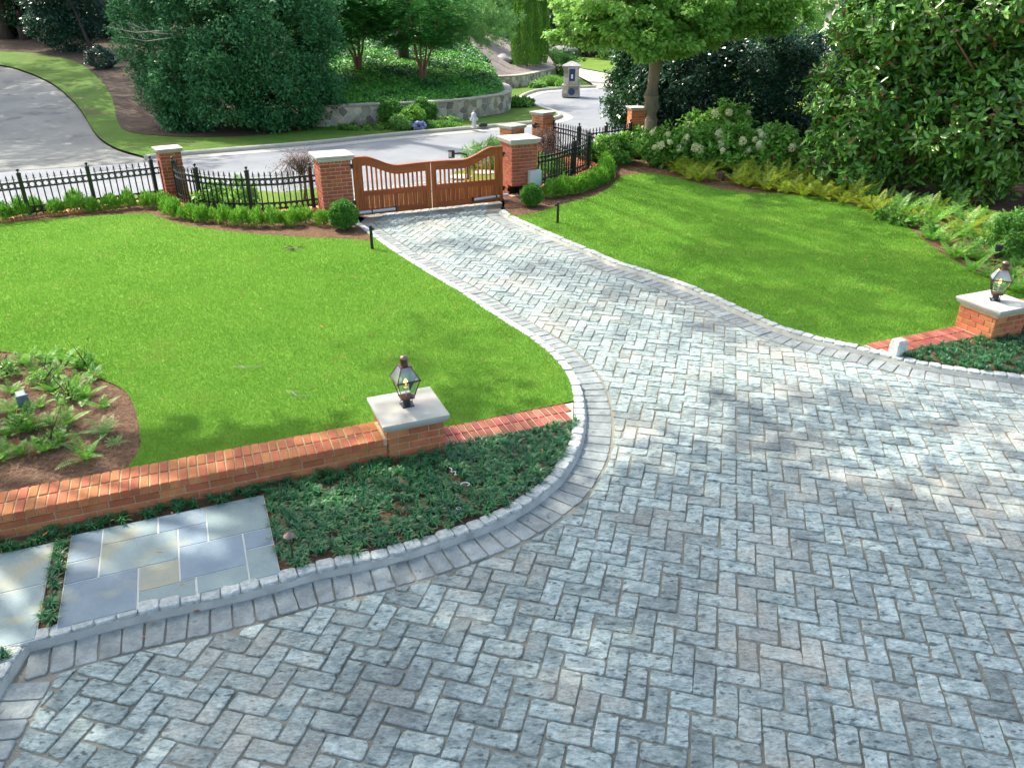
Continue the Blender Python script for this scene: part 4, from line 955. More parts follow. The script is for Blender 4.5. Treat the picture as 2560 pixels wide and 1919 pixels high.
# field-stone walls
def voronoi_wall(label, line, z0, h, th=.45, seed=1, size=.30):
    rr = np.random.default_rng(seed); o = wthing('stone_wall', (line[0][0], line[0][1], 0), label, 'stone wall', 'dry field-stone retaining walls')
    P = resample(line, .25); back = offset(P, th)
    core = MB(); core.loft([[(p[0], p[1], z0 - .2), (p[0], p[1], z0 + h - .05), (q[0], q[1], z0 + h - .05), (q[0], q[1], z0 - .2)] for p, q in zip(P, back)]); core.build('mortar_core', MAT['stonejoint'], o)
    cum = [0]
    for i in range(len(P) - 1): cum.append(cum[-1] + np.linalg.norm(P[i + 1] - P[i]))
    L_ = cum[-1]
    def at(s, d):
        s = min(max(s, 0), L_ - 1e-6); i = max(0, int(np.searchsorted(cum, s, 'right')) - 1); f = (s - cum[i]) / (cum[i + 1] - cum[i]); t = P[i + 1] - P[i]; t = t / np.linalg.norm(t)
        q = P[i] + (P[i + 1] - P[i]) * f + np.array([t[1], -t[0]]) * d; return q
    # jittered seeds, cells clipped by bisectors
    nx, nz = int(L_ / size), max(2, int(round(h / size * 1.35))); seeds = []
    for i in range(-1, nx + 1):
        for j in range(-1, nz + 1): seeds.append(((i + .5 + (j % 2) * .5 + rr.uniform(-.42, .42)) * L_ / nx, (j + .5 + rr.uniform(-.38, .38)) * (h - .07) / nz))
    seeds = np.array(seeds); st = MB()
    for a in seeds:
        if not (0 <= a[0] <= L_ and 0 <= a[1] <= h - .07): continue
        poly = [np.array(q) for q in ((max(a[0] - .5, 0), 0), (min(a[0] + .5, L_), 0), (min(a[0] + .5, L_), h - .07), (max(a[0] - .5, 0), h - .07))]
        d = np.hypot(*(seeds - a).T)
        for b in seeds[np.argsort(d)[1:12]]:
            m_ = (a + b) / 2; n = (a - b) / np.linalg.norm(a - b); poly = clip_half(poly, m_ + n * .011, n)
            if len(poly) < 3: break
        if len(poly) < 3: continue
        c = sum(poly) / len(poly); pr = rr.uniform(.012, .035)
        def rg(k, d_): return [(*at(c[0] + (q[0] - c[0]) * k, d_), z0 + c[1] + (q[1] - c[1]) * k) for q in poly]
        st.loft([rg(1, -.02), rg(1, pr * .4), rg(.86, pr)])
    st.build('field_stones', MAT['stone'], o, bevel=0)
    cp = MB(); i = 0
    PP = resample(line, .42)
    for i in range(len(PP) - 1):
        a, b = PP[i], PP[i + 1]; t = (b - a) / np.linalg.norm(b - a); n = np.array([-t[1], t[0]]); c = (a + b) / 2 + n * (th / 2 - .02)
        cp.bbox((c[0], c[1], z0 + h - .03 + rr.uniform(-.004, .004)), (np.linalg.norm(b - a) + .01, th + .08, .07), math.atan2(t[1], t[0]), b=.015)
    cp.build('capstones', MAT['stonecap'], o, bevel=.008)
    return o
w1 = wall1 + [np.array(p) for p in GL([(1270, 252), (1258, 247)], gz)]
voronoi_wall('long curved field-stone wall below the ivy bank', w1, 0.0, .82, seed=3, size=.34)
voronoi_wall('farther field-stone wall below the gravel bed', wl2, 0.0, .68, seed=5, size=.30)
wx = np.array([p[0] for p in wall1]); wy = np.array([p[1] for p in wall1]); so = np.argsort(wx); wx, wy = wx[so], wy[so]
def hb(x, y):
    yw = float(np.interp(x, wx, wy)) + (x - wx[0]) * .5 * (x < wx[0]); d = max(0, y - yw - .3)
    s = min(max((1.2 - x) / 2.5, .25), 1); return .70 + .115 * min(d, 16) * s + .02 * math.sin(x * 1.3) * math.sin(y * .9)
bank = [p for p in offset(wall1, .36)[:-2]] + [np.array(p) for p in ((-.9, 40.5), (-1.7, 44), (-2.7, 47.5), (-4.3, 52), (-6, 62), (-9.5, 62), (-9.5, 44), (-9.5, 33.5), (-9.2, 31.6))]
sheet('ivy_bank', bank, 0, MAT['ivyground'] if 'ivyground' in MAT else MAT['far_d'], cell=1.0, h=hb)
w2x = np.array([p[0] for p in wl2]); w2y = np.array([p[1] for p in wl2])
def hg(x, y):
    a = .60 + .075 * min(max(0, y - float(np.interp(x, w2x, w2y)) - .2), 14); t = min(max((-.7 - x) / 1.6, 0), 1); return a * (1 - t) + (hb(x, y) - .05) * t
grav = offset(wl2, .3) + [np.array(G(1396, 176, .6)), np.array(G(1392, 170, .6)), np.array([1.5, 70]), np.array([-10, 70]), np.array([-7, 60]), np.array([-4.6, 52]), np.array([-3.0, 47.5]), np.array([-2.0, 44]), np.array([-1.2, 42.5]), np.array([-.9, 46.3])]
sheet('gravel_bed', grav, 0, MAT['gravel'], cell=1.5, h=hg)

# ------------------------------------------------------------------ foliage
def unit(v): return v / np.maximum(np.linalg.norm(v, axis=1, keepdims=True), 1e-9)
def leaves(name, P, D, Nn, L, W, mat, parent=None, fold=.12, curl=0.0):
    n = len(P); D = unit(D); S = unit(np.cross(D, Nn)); U = np.cross(S, D)
    L = np.broadcast_to(L, n)[:, None]; W = np.broadcast_to(W, n)[:, None]
    V = np.stack([P, P + D * L * .45 + S * W / 2 + U * W * fold, P + D * L - U * L * curl, P + D * L * .45 - S * W / 2 + U * W * fold], 1)
    return np_mesh(name, V.reshape(-1, 3), np.arange(n * 4).reshape(-1, 4), mat, parent)
def cloud(c, r, nc, per, cr, seed, shell=.6, zmin=None, lump=.16, flat=1.0, bottom=-1.0):
    g = np.random.default_rng(seed); c = np.array(c, float); r = np.array(r, float)
    u = unit(g.normal(size=(nc * 3, 3))); u = u[u[:, 2] > bottom][:nc]
    ph = g.uniform(0, 6.28, 6); f = 1 + lump * (np.sin(u[:, 0] * 3.1 + ph[0]) + np.sin(u[:, 1] * 4.3 + ph[1]) + np.sin(u[:, 2] * 5.1 + ph[2]) * .8 + np.sin((u[:, 0] + u[:, 1]) * 7 + ph[3]) * .5) * .6
    rad = (shell + (1 - shell) * g.random(len(u)) ** .6) * f
    cc = c + u * r * rad[:, None]
    if zmin is not None: k = cc[:, 2] > zmin; cc, u, = cc[k], u[k]
    sc_ = g.uniform(.6, 1.3, len(cc)) * cr
    off = g.normal(size=(len(cc), per, 3)); off /= np.maximum(np.linalg.norm(off, axis=2, keepdims=True), 1e-6); off *= (g.random((len(cc), per, 1)) ** .45) * sc_[:, None, None]
    off[:, :, 2] *= flat
    P = (cc[:, None, :] + off).reshape(-1, 3)
    O = unit(off.reshape(-1, 3) * .9 / cr + np.repeat(u, per, 0) * .8 + g.normal(size=(len(P), 3)) * .35)
    if zmin is not None: k = P[:, 2] > zmin - .05; P, O = P[k], O[k]
    return P, O, cc, g
def orient(O, g, up=.5, rnd=.7, droop=0.0):
    n = len(O); Nn = unit(O * (1 - up) + np.array([0, 0, up]) + g.normal(size=(n, 3)) * .35)
    D = unit(np.cross(Nn, g.normal(size=(n, 3)))); D = unit(D + O * .6 + g.normal(size=(n, 3)) * rnd * .3 - np.array([0, 0, droop]))
    return D, Nn
def limbs(mb, base, h, targets, r0, seed, split=.35, lean=(0, 0)):
    g = random.Random(seed); top = Vector((base[0] + lean[0], base[1] + lean[1], base[2] + h)); b = Vector(base)
    pts = []
    for i in range(9):
        t = i / 8; pts.append(b.lerp(top, t) + Vector((g.gauss(0, .02) * r0 * 8, g.gauss(0, .02) * r0 * 8, 0)) * (0 < i))
    mb.tube(pts, [r0 * (1.45 if i == 0 else 1.12 if i == 1 else 1) * (1 - .72 * i / 8) for i in range(9)], 10)
    for q in targets:
        t = g.uniform(split, .95); a = b.lerp(top, t); q = Vector(q); m = a.lerp(q, .5) + Vector((g.gauss(0, .15), g.gauss(0, .15), g.uniform(.05, .35)))
        rr = r0 * (1 - .72 * t) * g.uniform(.35, .6); mb.tube([a, a.lerp(m, .5), m, m.lerp(q, .55), q], [rr, rr * .85, rr * .6, rr * .4, rr * .15], 6)
def tree(name, label, cat, base, h_tr, r0, crown, mat, leaf, bark='bark', group=None, seed=1, up=.5, droop=0.0, nl=14, lean=(0, 0), split=.35, extra=None, fold=.12):
    """crown: list of (centre offset, radii, clumps, leaves per clump, clump radius, shell, flat)"""
    o = wthing(name, base, label, cat, group); Ps, Ds, Ns, cs = [], [], [], []
    for i, (c, r, nc, per, cr, shell, flat) in enumerate(crown):
        P, O, cc, g = cloud((base[0] + c[0], base[1] + c[1], base[2] + c[2]), r, nc, per, cr, seed * 31 + i, shell=shell, flat=flat, zmin=base[2] + .02)
        D, Nn = orient(O, g, up=up, droop=droop); Ps.append(P); Ds.append(D); Ns.append(Nn); cs.append(cc)
    P, D, Nn, cc = map(np.concatenate, (Ps, Ds, Ns, cs)); g = np.random.default_rng(seed)
    s = g.uniform(.65, 1.25, len(P))
    leaves('crown', P, D, Nn, leaf[0] * s, leaf[1] * s, MAT[mat], o, fold=fold)
    if extra:
        k = g.random(len(P)) < extra[1]; leaves('turned_leaves', P[k] + D[k] * .02, D[k] + g.normal(size=(k.sum(), 3)) * .5, -Nn[k], leaf[0] * s[k], leaf[1] * s[k], MAT[extra[0]], o, fold=fold)
    if r0:
        mb = MB(); idx = g.choice(len(cc), min(nl, len(cc)), replace=False); limbs(mb, base, h_tr, [tuple(cc[i]) for i in idx], r0, seed, split, lean); mb.build('trunk', MAT[bark], o, smooth=True)
    return o
zL = lambda x, y: hl(x, y) + gz

# big evergreen mass across the road
mx, my = -10.4, 31.1
tree('holly_tree', 'huge dense dark evergreen holly reaching the ground beside the concrete driveway', 'tree', (mx, my, .05), 5.5, .22,
     [((0, 0, 2.6), (3.75, 3.3, 3.9), 560, 130, .50, .78, .8), ((-.6, 1.5, 5.2), (3.4, 3, 2.8), 300, 110, .55, .7, .8), ((1.6, -.6, 1.4), (1.9, 2.0, 1.6), 120, 110, .40, .7, .8), ((-1.4, -.5, 1.5), (1.9, 2.2, 1.7), 120, 110, .40, .7, .8)],
     'holly', (.135, .075), bark='bark_d', seed=11, up=.45)
# bare twigs poking out of it
o = wthing('bare_branch', (mx - 1.6, my - 3.0, 4.0), 'pale bare twigs poking out of the huge holly high on its flank', 'branch')
mb = MB(); gt = random.Random(3)
for px, py, ln, up_, k in ((262, 66, 1.5, .10, 5), (300, 92, 1.3, .05, 4), (330, 60, .9, .35, 3)):
    r_, u_ = px - 1280, 959.5 - py; t_ = 27.6 / (F_PX * CP + u_ * SP); tip = Vector((r_ * t_, 27.6, H_CAM + (-F_PX * SP + u_ * CP) * t_)); root = tip + Vector((ln, .9, -.35 * ln * up_ * 3))
    mid = root.lerp(tip, .5) + Vector((0, 0, -.12)); mb.tube([root, mid, tip], [.018, .012, .004], 5)
    for q in range(k):
        a = root.lerp(tip, gt.uniform(.35, .9)) + Vector((0, 0, -.06)); mb.tube([a, a + Vector((gt.uniform(-.35, .0), gt.uniform(-.1, .1), gt.uniform(.1, .35)))], [.008, .003], 4)
mb.build('twigs', MAT['twig'], o)

def P3(px, py, h=zL): x, y = GT(px, py, h); return (x, y, h(x, y))
# dark trees on the hill behind the driveway
b = P3(170, 126); tree('evergreen_shrub', 'very dark rounded evergreen shrub on the mulch above the concrete driveway', 'shrub', b, 1.5, .08,
     [((0, 0, 1.3), (2.1, 1.6, 1.6), 150, 120, .42, .6, .8), ((.3, .6, 3.0), (2.4, 1.8, 2.2), 170, 110, .5, .6, .8)], 'holly_d', (.14, .08), bark='bark_d', seed=12)
b = P3(62, 98); tree('oak_tree', 'dark trunked tree with yellowing leaves in the top corner of the hill', 'tree', b, 6, .22,
     [((0, -.6, 4.2), (3.2, 2.4, 1.4), 130, 90, .5, .5, .6)], 'far_y', (.16, .10), bark='bark_d', seed=13)
b = P3(22, 96); tree('oak_tree', 'thick dark trunk at the very corner of the picture above the driveway', 'tree', b, 6, .34,
     [((-.5, .5, 5.5), (3.2, 2.4, 1.6), 110, 90, .5, .5, .6)], 'far_d', (.16, .10), bark='bark_d', seed=14)
b = P3(232, 133); tree('oak_tree', 'leaning slim dark trunk beside the huge holly', 'tree', b, 5, .10,
     [((-1.2, .5, 4.6), (2.6, 2.2, 1.8), 140, 90, .5, .5, .7)], 'holly_d', (.13, .08), bark='bark_d', seed=15, lean=(-1.3, .3))
b = P3(258, 170); tree('evergreen_shrub', 'small dark low shrub at the foot of the huge holly', 'shrub', b, .5, .03, [((0, 0, .45), (.75, .6, .5), 60, 90, .2, .6, .8)], 'holly_d', (.09, .06), seed=16)
# crape myrtles on the ivy bank
def myrtle(px, py, label, seed, cw, ctop, n, flowers=0, rx=1.0):
    x, y = GT(px, py, hb); z = hb(x, y); base = (x, y, z); o = wthing('crape_myrtle', base, label, 'tree', 'crape myrtles on the ivy bank')
    g = random.Random(seed); mb = MB(); tips = []
    for k in range(5):
        a = k * 1.256 + g.uniform(-.3, .3); r = g.uniform(.35, .8); h = g.uniform(1.5, 1.9)
        p0 = Vector((x + .07 * math.cos(a), y + .07 * math.sin(a), z - .05)); p3 = Vector((x + r * math.cos(a) * .8, y + r * math.sin(a) * .6, z + h)); tips.append(p3)
        mb.tube([p0, p0.lerp(p3, .3) + Vector((-.06 * math.cos(a), -.06 * math.sin(a), .06)), p0.lerp(p3, .65), p3, p3 + (p3 - p0) * .7], [.075, .06, .045, .035, .012], 7)
    mb.build('trunk', MAT['bark_m'], o, smooth=True)
    gg = np.random.default_rng(seed); Ps, Ds, Ns = [], [], []; fl = []
    for k in range(n):                                   # drooping sprays of paired leaflets
        a = gg.uniform(0, 6.28); rr = gg.random() ** .55; hz = gg.uniform(1.45, ctop); spread = cw * min(1, .45 + (hz - 1.45) * .55)
        c = np.array([x + math.cos(a) * rr * spread * rx, y + math.sin(a) * rr * spread, z + hz]); out = np.array([math.cos(a), math.sin(a), gg.uniform(-.15, .35)]); out /= np.linalg.norm(out)
        Ls = gg.uniform(.5, .95); m = 14; t = np.linspace(0, 1, m); pos = c + out * (t * Ls)[:, None] + np.array([0, 0, -1]) * (t ** 2 * Ls * gg.uniform(.25, .6))[:, None]
        sd_ = np.cross(out, [0, 0, 1]); sd_ /= np.linalg.norm(sd_) + 1e-9
        for s_ in (-1, 1):
            Ps.append(pos); Ds.append(sd_ * s_ * .85 + out * .5 + gg.normal(size=(m, 3)) * .12); Ns.append(np.array([0, 0, 1]) + gg.normal(size=(m, 3)) * .25)
        if hz > ctop - 1.0 and math.sin(a) < -.1 and rr > .5: fl.append(c + out * .2)
    P, D, Nn = map(np.concatenate, (Ps, Ds, Ns)); leaves('crown', P, D, Nn, gg.uniform(.13, .21, len(P)), gg.uniform(.075, .11, len(P)), MAT['myrtle'], o)
    for i in range(min(flowers, len(fl))):
        q = fl[i]; PP = q + gg.normal(size=(60, 3)) * np.array([.05, .05, .09]); leaves('blossom', PP, gg.normal(size=(60, 3)), gg.normal(size=(60, 3)), .05, .05, MAT['white_fl'], o)
    return o
myrtle(808, 210, 'multi-stemmed crape myrtle nearest the huge holly on the ivy bank', 21, 1.9, 4.2, 620)
myrtle(898, 180, 'crape myrtle with bare tan stems standing back in the middle of the ivy bank', 22, 1.8, 4.2, 560)
myrtle(1056, 204, 'crape myrtle with white blossoms near the end of the curved stone wall', 23, 2.0, 4.0, 640, flowers=9)
# pine with soft layered boughs
def pine(base, label, boughs, seed, trunk=.26, h=6.0):
    o = wthing('pine_tree', base, label, 'tree'); g = np.random.default_rng(seed); mb = MB(); mb.tube([(base[0], base[1], base[2] - .1 + h * i / 6) for i in range(7)], [trunk * (1.15 - .1 * i) for i in range(7)], 10)
    Ps, Ds, Ns = [], [], []
    for (dx, dy, dz, ln, n) in boughs:
        c = np.array([base[0] + dx, base[1] + dy, base[2] + dz]); mb.tube([(base[0], base[1], base[2] + dz - .3), tuple(c * .6 + np.array([base[0], base[1], base[2] + dz]) * .4), tuple(c)], [.06, .04, .015], 6)
        for k in range(n):
            q = c + g.normal(size=3) * np.array([ln * .5, ln * .5, .20]); m = 34
            d = unit(g.normal(size=(m, 3)) + np.array([0, 0, .5])); Ps.append(np.repeat(q[None], m, 0) + d * .02); Ds.append(d); Ns.append(g.normal(size=(m, 3)))
    P, D, Nn = map(np.concatenate, (Ps, Ds, Ns)); leaves('crown', P, D, Nn, g.uniform(.14, .24, len(P)), .020, MAT['pine'], o, fold=0)
    mb.build('trunk', MAT['bark_d'], o, smooth=True)
    return o
x, y = GT(1009, 150, hb); pb_ = (x, y, hb(x, y))
pine(pb_, 'pine with soft light green layered boughs and a dark trunk behind the crape myrtles',
     [(g_[0], g_[1], g_[2], g_[3], g_[4]) for g_ in [(-1.6, -2, 2.0, 1.5, 100), (1.2, -2.4, 1.9, 1.6, 130), (2.8, -2.6, 1.5, 1.7, 150), (3.8, -2.4, 1.15, 1.3, 120), (3.4, -2, 2.3, 1.5, 140), (4.6, -1.5, 1.8, 1.2, 100), (1.5, -1.5, 3.0, 1.8, 130),
      (4.2, -1, 3.1, 1.6, 130), (0, -2, 3.3, 2.0, 120), (-2.5, -1.5, 2.9, 1.8, 110), (2.2, -3.2, .95, 1.1, 60)]], 24)
# arborvitaes
def thuja(px, py, label, seed, r, h):
    x, y = GT(px, py, hg); z = hg(x, y); o = wthing('arborvitae', (x, y, z), label, 'tree', 'columnar arborvitaes above the gravel bed'); g = np.random.default_rng(seed)
    n = 34000; t = g.random(n) ** .8; a = g.uniform(0, 6.28, n); prof = r * np.sin(np.clip(t * .92 + .08, 0, 1) ** .55 * math.pi) ** .55 * (1 + .08 * np.sin(a * 5 + t * 9) + .06 * np.sin(a * 11 + 3)); rr = prof * (.80 + .2 * g.random(n))
    P = np.c_[x + np.cos(a) * rr, y + np.sin(a) * rr, z + t * h]; O = np.c_[np.cos(a), np.sin(a), np.full(n, .2)]; leaves('crown', P, np.c_[np.cos(a) * .35, np.sin(a) * .35, np.full(n, 1.0)] + g.normal(size=(n, 3)) * .25, O + g.normal(size=(n, 3)) * .5, .13, .045, MAT['thuja'], o)
    mb = MB(); mb.tube([(x, y, z - .1), (x, y, z + h * .8)], [.09, .03], 8); mb.build('trunk', MAT['bark'], o)
thuja(1316, 165, 'broad columnar arborvitae at the end of the gravel bed', 31, .95, 5.2); thuja(1341, 160, 'narrower columnar arborvitae touching the broad one', 32, .75, 6.6)
def P0(px, py, z=.05): x, y = G(px, py, z); return (x, y, z)
# boulder and dry grass tuft in the gravel
def boulder(px, py, h, s, label, seed):
    x, y = GT(px, py, h); z = h(x, y); g = np.random.default_rng(seed); bm = bmesh.new(); bmesh.ops.create_icosphere(bm, subdivisions=3, radius=1)
    ph = g.uniform(0, 6, 6)
    for v in bm.verts:
        k = 1 + .14 * math.sin(v.co.x * 3 + ph[0]) + .12 * math.sin(v.co.y * 4 + ph[1]) + .1 * math.sin(v.co.z * 5 + ph[2]); v.co = Vector((v.co.x * s[0] * k, v.co.y * s[1] * k, max(v.co.z, -.4) * s[2] * k))
    me = bpy.data.meshes.new('boulder'); bm.to_mesh(me); bm.free(); o = link('boulder', me, MAT['stonecap2']); o.location = (x, y, z + s[2] * .2); tag(o, label, 'boulder')
MAT['stonecap2'] = M('grey_boulder', (.42, .42, .41), (.30, .30, .30), scale=2, rough=.85, bump=.02, bscale=9, fine=.15)
boulder(1262, 158, hg, (.55, .4, .45), 'pale grey boulder in the gravel beside the pine boughs', 1)
flat0 = lambda x, y: .05
boulder(1408, 143, flat0, (1.5, .8, .7), 'flat grey boulder in the planted island behind the flagstone driveway', 2)
boulder(1550, 142, flat0, (.8, .6, .7), 'small grey boulder at the end of the far lawn beside the maple', 4)

# ivy on the bank
def scatter(poly, n, h, seed, cond=None):
    g = np.random.default_rng(seed); xs, ys = [p[0] for p in poly], [p[1] for p in poly]; X = g.uniform(min(xs), max(xs), n); Y = g.uniform(min(ys), max(ys), n); k = inside(poly, X, Y)
    if cond is not None: k &= cond(X, Y)
    X, Y = X[k], Y[k]; return np.c_[X, Y, np.array([h(a, b) for a, b in zip(X, Y)])], g
vis = lambda X, Y: (X > -.46 * Y) & (Y < 50)
P, g = scatter(bank, 330000, hb, 41, lambda X, Y: (X > -.40 * Y - .5) & (Y < 50))
nz = np.sin(P[:, 0] * 1.7 + 1) * np.sin(P[:, 1] * 1.3) + .6 * np.sin(P[:, 0] * 4.1) * np.sin(P[:, 1] * 3.3 + 2)
P[:, 2] += g.random(len(P)) * .10 + np.maximum(nz, 0) * .07
dk = (nz + g.normal(size=len(P)) * .6 + np.clip((P[:, 1] - 37.5) * .12, -.9, .8)) > .35
for nm, k, lb in (('ivy', ~dk, 'bright green ivy and low groundcover on the bank above the stone wall'), ('ivy', dk, 'dark glossy ivy on the upper part of the bank')):
    q = P[k]; n = len(q); o = leaves(nm, q, g.normal(size=(n, 3)) * np.array([1, 1, .3]), np.array([0, -.25, 1.0]) + g.normal(size=(n, 3)) * .45, g.uniform(.09, .16, n), g.uniform(.08, .14, n), MAT['ivy' if nm == 'ivy' and lb[0] == 'b' else 'ivy_d']); tag(o, lb, 'ivy', kind='stuff')

# far planting: dark hedges and mid trees
def bushy(name, label, cat, base, r, nc, per, cr, mat, leaf, seed, shell=.6, up=.5, group=None, bark='bark_d', flat=.8, **k):
    return tree(name, label, cat, base, r[2] * .9, .03 * r[0] + .015, [((0, 0, r[2] * .85), r, nc, per, cr, shell, flat)], mat, leaf, bark=bark, seed=seed, up=up, group=group, nl=6, **k)
b = P0(1385, 122); tree('autumn_tree', 'tree with orange-yellow foliage far behind the arborvitaes', 'tree', b, 6, .22, [((0, 0, 4.6), (4.0, 3, 3.0), 220, 60, .75, .4, .5), ((2, 0, 2.4), (2.0, 2, .9), 50, 50, .5, .4, .5)], 'far_y', (.24, .15), seed=51)
b = P0(1460, 138); tree('oak_tree', 'grey trunk rising behind the far lawn under the maple leaves', 'tree', b, 7, .36, [((0, 2, 6.5), (5, 4, 3), 200, 60, .8, .4, .6)], 'far_l', (.24, .15), bark='bark', seed=52)
bushy('evergreen_hedge', 'dark hedge closing off the far lawn behind the grey trunk', 'hedge', P0(1500, 128), (4.2, 2, 3.4), 200, 70, .7, 'far_d', (.25, .16), 53)
bushy('burgundy_shrub', 'burgundy-brown shrub at the back of the far lawn', 'shrub', P0(1482, 142), (1.7, 1.2, 1.3), 90, 60, .35, 'burg', (.17, .10), 54)
bushy('green_shrub', 'pale green mounded shrub at the edge of the far lawn', 'shrub', P0(1525, 148), (2.2, 1.5, 1.6), 120, 60, .4, 'far_l', (.17, .08), 55)
bushy('perennial_clump', 'pale perennials in front of the flat grey boulder', 'plant', P0(1375, 152), (.9, .6, .5), 40, 50, .25, 'far_l', (.16, .06), 56, up=.2)
bushy('perennial_clump', 'low dark green plants right of the flat grey boulder', 'plant', P0(1420, 148), (1.0, .6, .35), 40, 50, .25, 'far_d', (.16, .08), 57, up=.2)
bushy('perennial_clump', 'yellow-green groundcover edging in front of the flat grey boulder', 'plant', P0(1395, 154), (2.6, .7, .20), 60, 50, .25, 'thuja', (.14, .08), 58, up=.4)
bushy('box_shrub', 'small rounded shrub beside the stone mailbox pillar', 'shrub', P0(1403, 196, .085), (.45, .45, .75), 50, 70, .18, 'ballbox', (.08, .05), 59)
bushy('box_shrub', 'second small rounded shrub touching the stone mailbox pillar', 'shrub', P0(1416, 198, .085), (.42, .42, .68), 50, 70, .18, 'ballbox', (.08, .05), 60)
bushy('perennial_clump', 'feathery green perennials in front of the farther stone wall', 'plant', P0(1382, 212, .085), (.75, .4, .22), 70, 60, .16, 'hydr', (.16, .025), 61, up=.1)
bushy('perennial_clump', 'low grey-green rosettes at the near end of the farther wall bed', 'plant', P0(1343, 217, .085), (.5, .35, .12), 50, 50, .12, 'far_l', (.12, .07), 62, up=.3)
bushy('perennial_clump', 'green plants at the foot of the stone mailbox pillar', 'plant', P0(1412, 217, .085), (.5, .35, .18), 60, 60, .12, 'hydr', (.12, .06), 63, up=.3)
# shrubs in front of the long stone wall
for i, (px, py, r, lb, mt, sh) in enumerate(((982, 313, .45, 'round clipped shrub, darkest of the trio before the stone wall', 'ballbox', 1.02), (1034, 316, .41, 'round clipped shrub, lower and brighter middle one of the trio before the stone wall', 'box', .95), (1062, 309, .44, 'round clipped shrub at the end of the trio nearest the hydrant', 'ballbox', 1.05))):
    b = P0(px, py, gz); bushy('round_shrub', lb, 'shrub', b, (r, r * .9, r * sh), 150, 110, .12, mt, (.06, .04), 70 + i, shell=.82, group='round shrubs before the stone wall')
bushy('perennial_clump', 'yellow-green low perennials before the stone wall near the holly', 'plant', P0(905, 321, gz), (1.1, .4, .07), 60, 50, .09, 'thuja', (.07, .04), 74, up=.3)
bushy('perennial_clump', 'pale upright plants between the round shrubs and the kerb', 'plant', P0(1003, 322, gz), (.30, .2, .26), 40, 40, .08, 'far_l', (.14, .03), 75, up=.1)
bushy('perennial_clump', 'low green perennials right of the round shrubs', 'plant', P0(1095, 316, gz), (.9, .35, .09), 60, 50, .09, 'hydr', (.07, .04), 76, up=.3)
bushy('flower_clump', 'small clump of lavender-blue flowers before the round shrubs', 'flowers', P0(1049, 323, gz), (.22, .16, .14), 30, 50, .06, 'blue_fl', (.06, .05), 77, up=.3)
bushy('perennial_clump', 'grey-leaved low plants at the foot of the wall near the hydrant', 'plant', P0(1118, 308, gz), (.55, .25, .12), 50, 50, .08, 'far_l', (.08, .04), 78, up=.3)
bushy('perennial_clump', 'small green bed at the end of the curved stone wall', 'plant', P0(1300, 263, gz), (.55, .7, .14), 60, 60, .12, 'ballbox', (.12, .07), 79, up=.3)
# hydrant
x, y = G(1185, 320, gz); o = empty('fire_hydrant', (x, y, gz), .3, 'silver fire hydrant on the grass before the curved stone wall', 'hydrant')
mb = MB(); mb.lathe([(.12, 0), (.12, .04), (.085, .05), (.085, .36), (.105, .37), (.105, .41), (.09, .43)], n=14); mb.build('barrel', MAT['hyd'], o, smooth=True)
mb = MB(); mb.lathe([(.10, .43), (.095, .49), (.06, .54), (.03, .56), (.03, .60), (.001, .605)], n=14); mb.build('bonnet', MAT['hyd'], o, smooth=True)
for a in (0, 1, 2):
    mb = MB(); aa = a * math.pi / 2 + math.pi; mb.tube([(.07 * math.cos(aa), .07 * math.sin(aa), .31), (.15 * math.cos(aa), .15 * math.sin(aa), .31)], .05 if a != 1 else .06, 10); mb.build('outlet_cap', MAT['hyd'], o)
x, y = G(1207, 316, gz); o = empty('spot_light', (x, y, gz), .3, 'low dark ground light beside the silver hydrant', 'spotlight'); mb = MB(); mb.sq([(.16, .10, 0), (.16, .10, .08), (.12, .07, .12)]); mb.build('housing', MAT['iron2'], o, bevel=.01)
# mailbox pillar
x, y = G(1428, 243, .0); y_ = y; o = empty('mailbox_pillar', (x, y + .3, 0), R(-8), 'stone mailbox pillar with a pyramid cap beside the turning circle', 'mailbox')
mb = MB()
g_ = random.Random(4)
def stack(mb, hx, z0, z1, n):
    for side in range(4):
        for j in range(n):
            k = g_.choice([2, 3]); xs_ = [-1] + sorted(g_.uniform(-.5, .5) for _ in range(k - 1)) + [1]
            for a, b in zip(xs_[:-1], xs_[1:]):
                zc = z0 + (j + .5) * (z1 - z0) / n; w_ = (b - a) * hx - .02; c_ = (a + b) / 2 * hx; pr = g_.uniform(0, .02)
                p = {0: (c_, -hx + .04 - pr), 1: (hx - .04 + pr, c_), 2: (-c_, hx - .04 + pr), 3: (-hx + .04 - pr, -c_)}[side]
                mb.box((p[0], p[1], zc), (w_, .08, (z1 - z0) / n - .02) if side % 2 == 0 else (.08, w_, (z1 - z0) / n - .02))
stack(mb, .42, .0, .52, 3); stack(mb, .36, .60, 1.42, 5); mb.build('field_stones', MAT['stone'], o, bevel=.012)
mb = MB(); mb.box((0, 0, .26), (.80, .80, .52)); mb.box((0, 0, 1.0), (.68, .68, .84)); mb.build('mortar_core', MAT['stonejoint'], o)
mb = MB(); mb.sq([(.46, .52), (.47, .56), (.43, .60)]); mb.build('ledge', MAT['stonecap'], o)
mb = MB(); mb.sq([(.45, 1.42), (.46, 1.47), (.10, 1.66), (.001, 1.68)]); mb.build('pyramid_cap', MAT['stonecap2'], o)
mb = MB(); mb.box((.06, -.375, 1.05), (.30, .05, .56)); dr = mb.build('mailbox_door', MAT['navy'], o, bevel=.01)
mb = MB(); mb.box((.06, -.405, .98), (.09, .012, .20)); mb.build('label_plate', MAT['white'], dr)
mb = MB(); mb.tube([(.06, -.42, .27), (.06, -.46, .27)], .17, 16); mb.build('round_plaque', MAT['navy'], o)

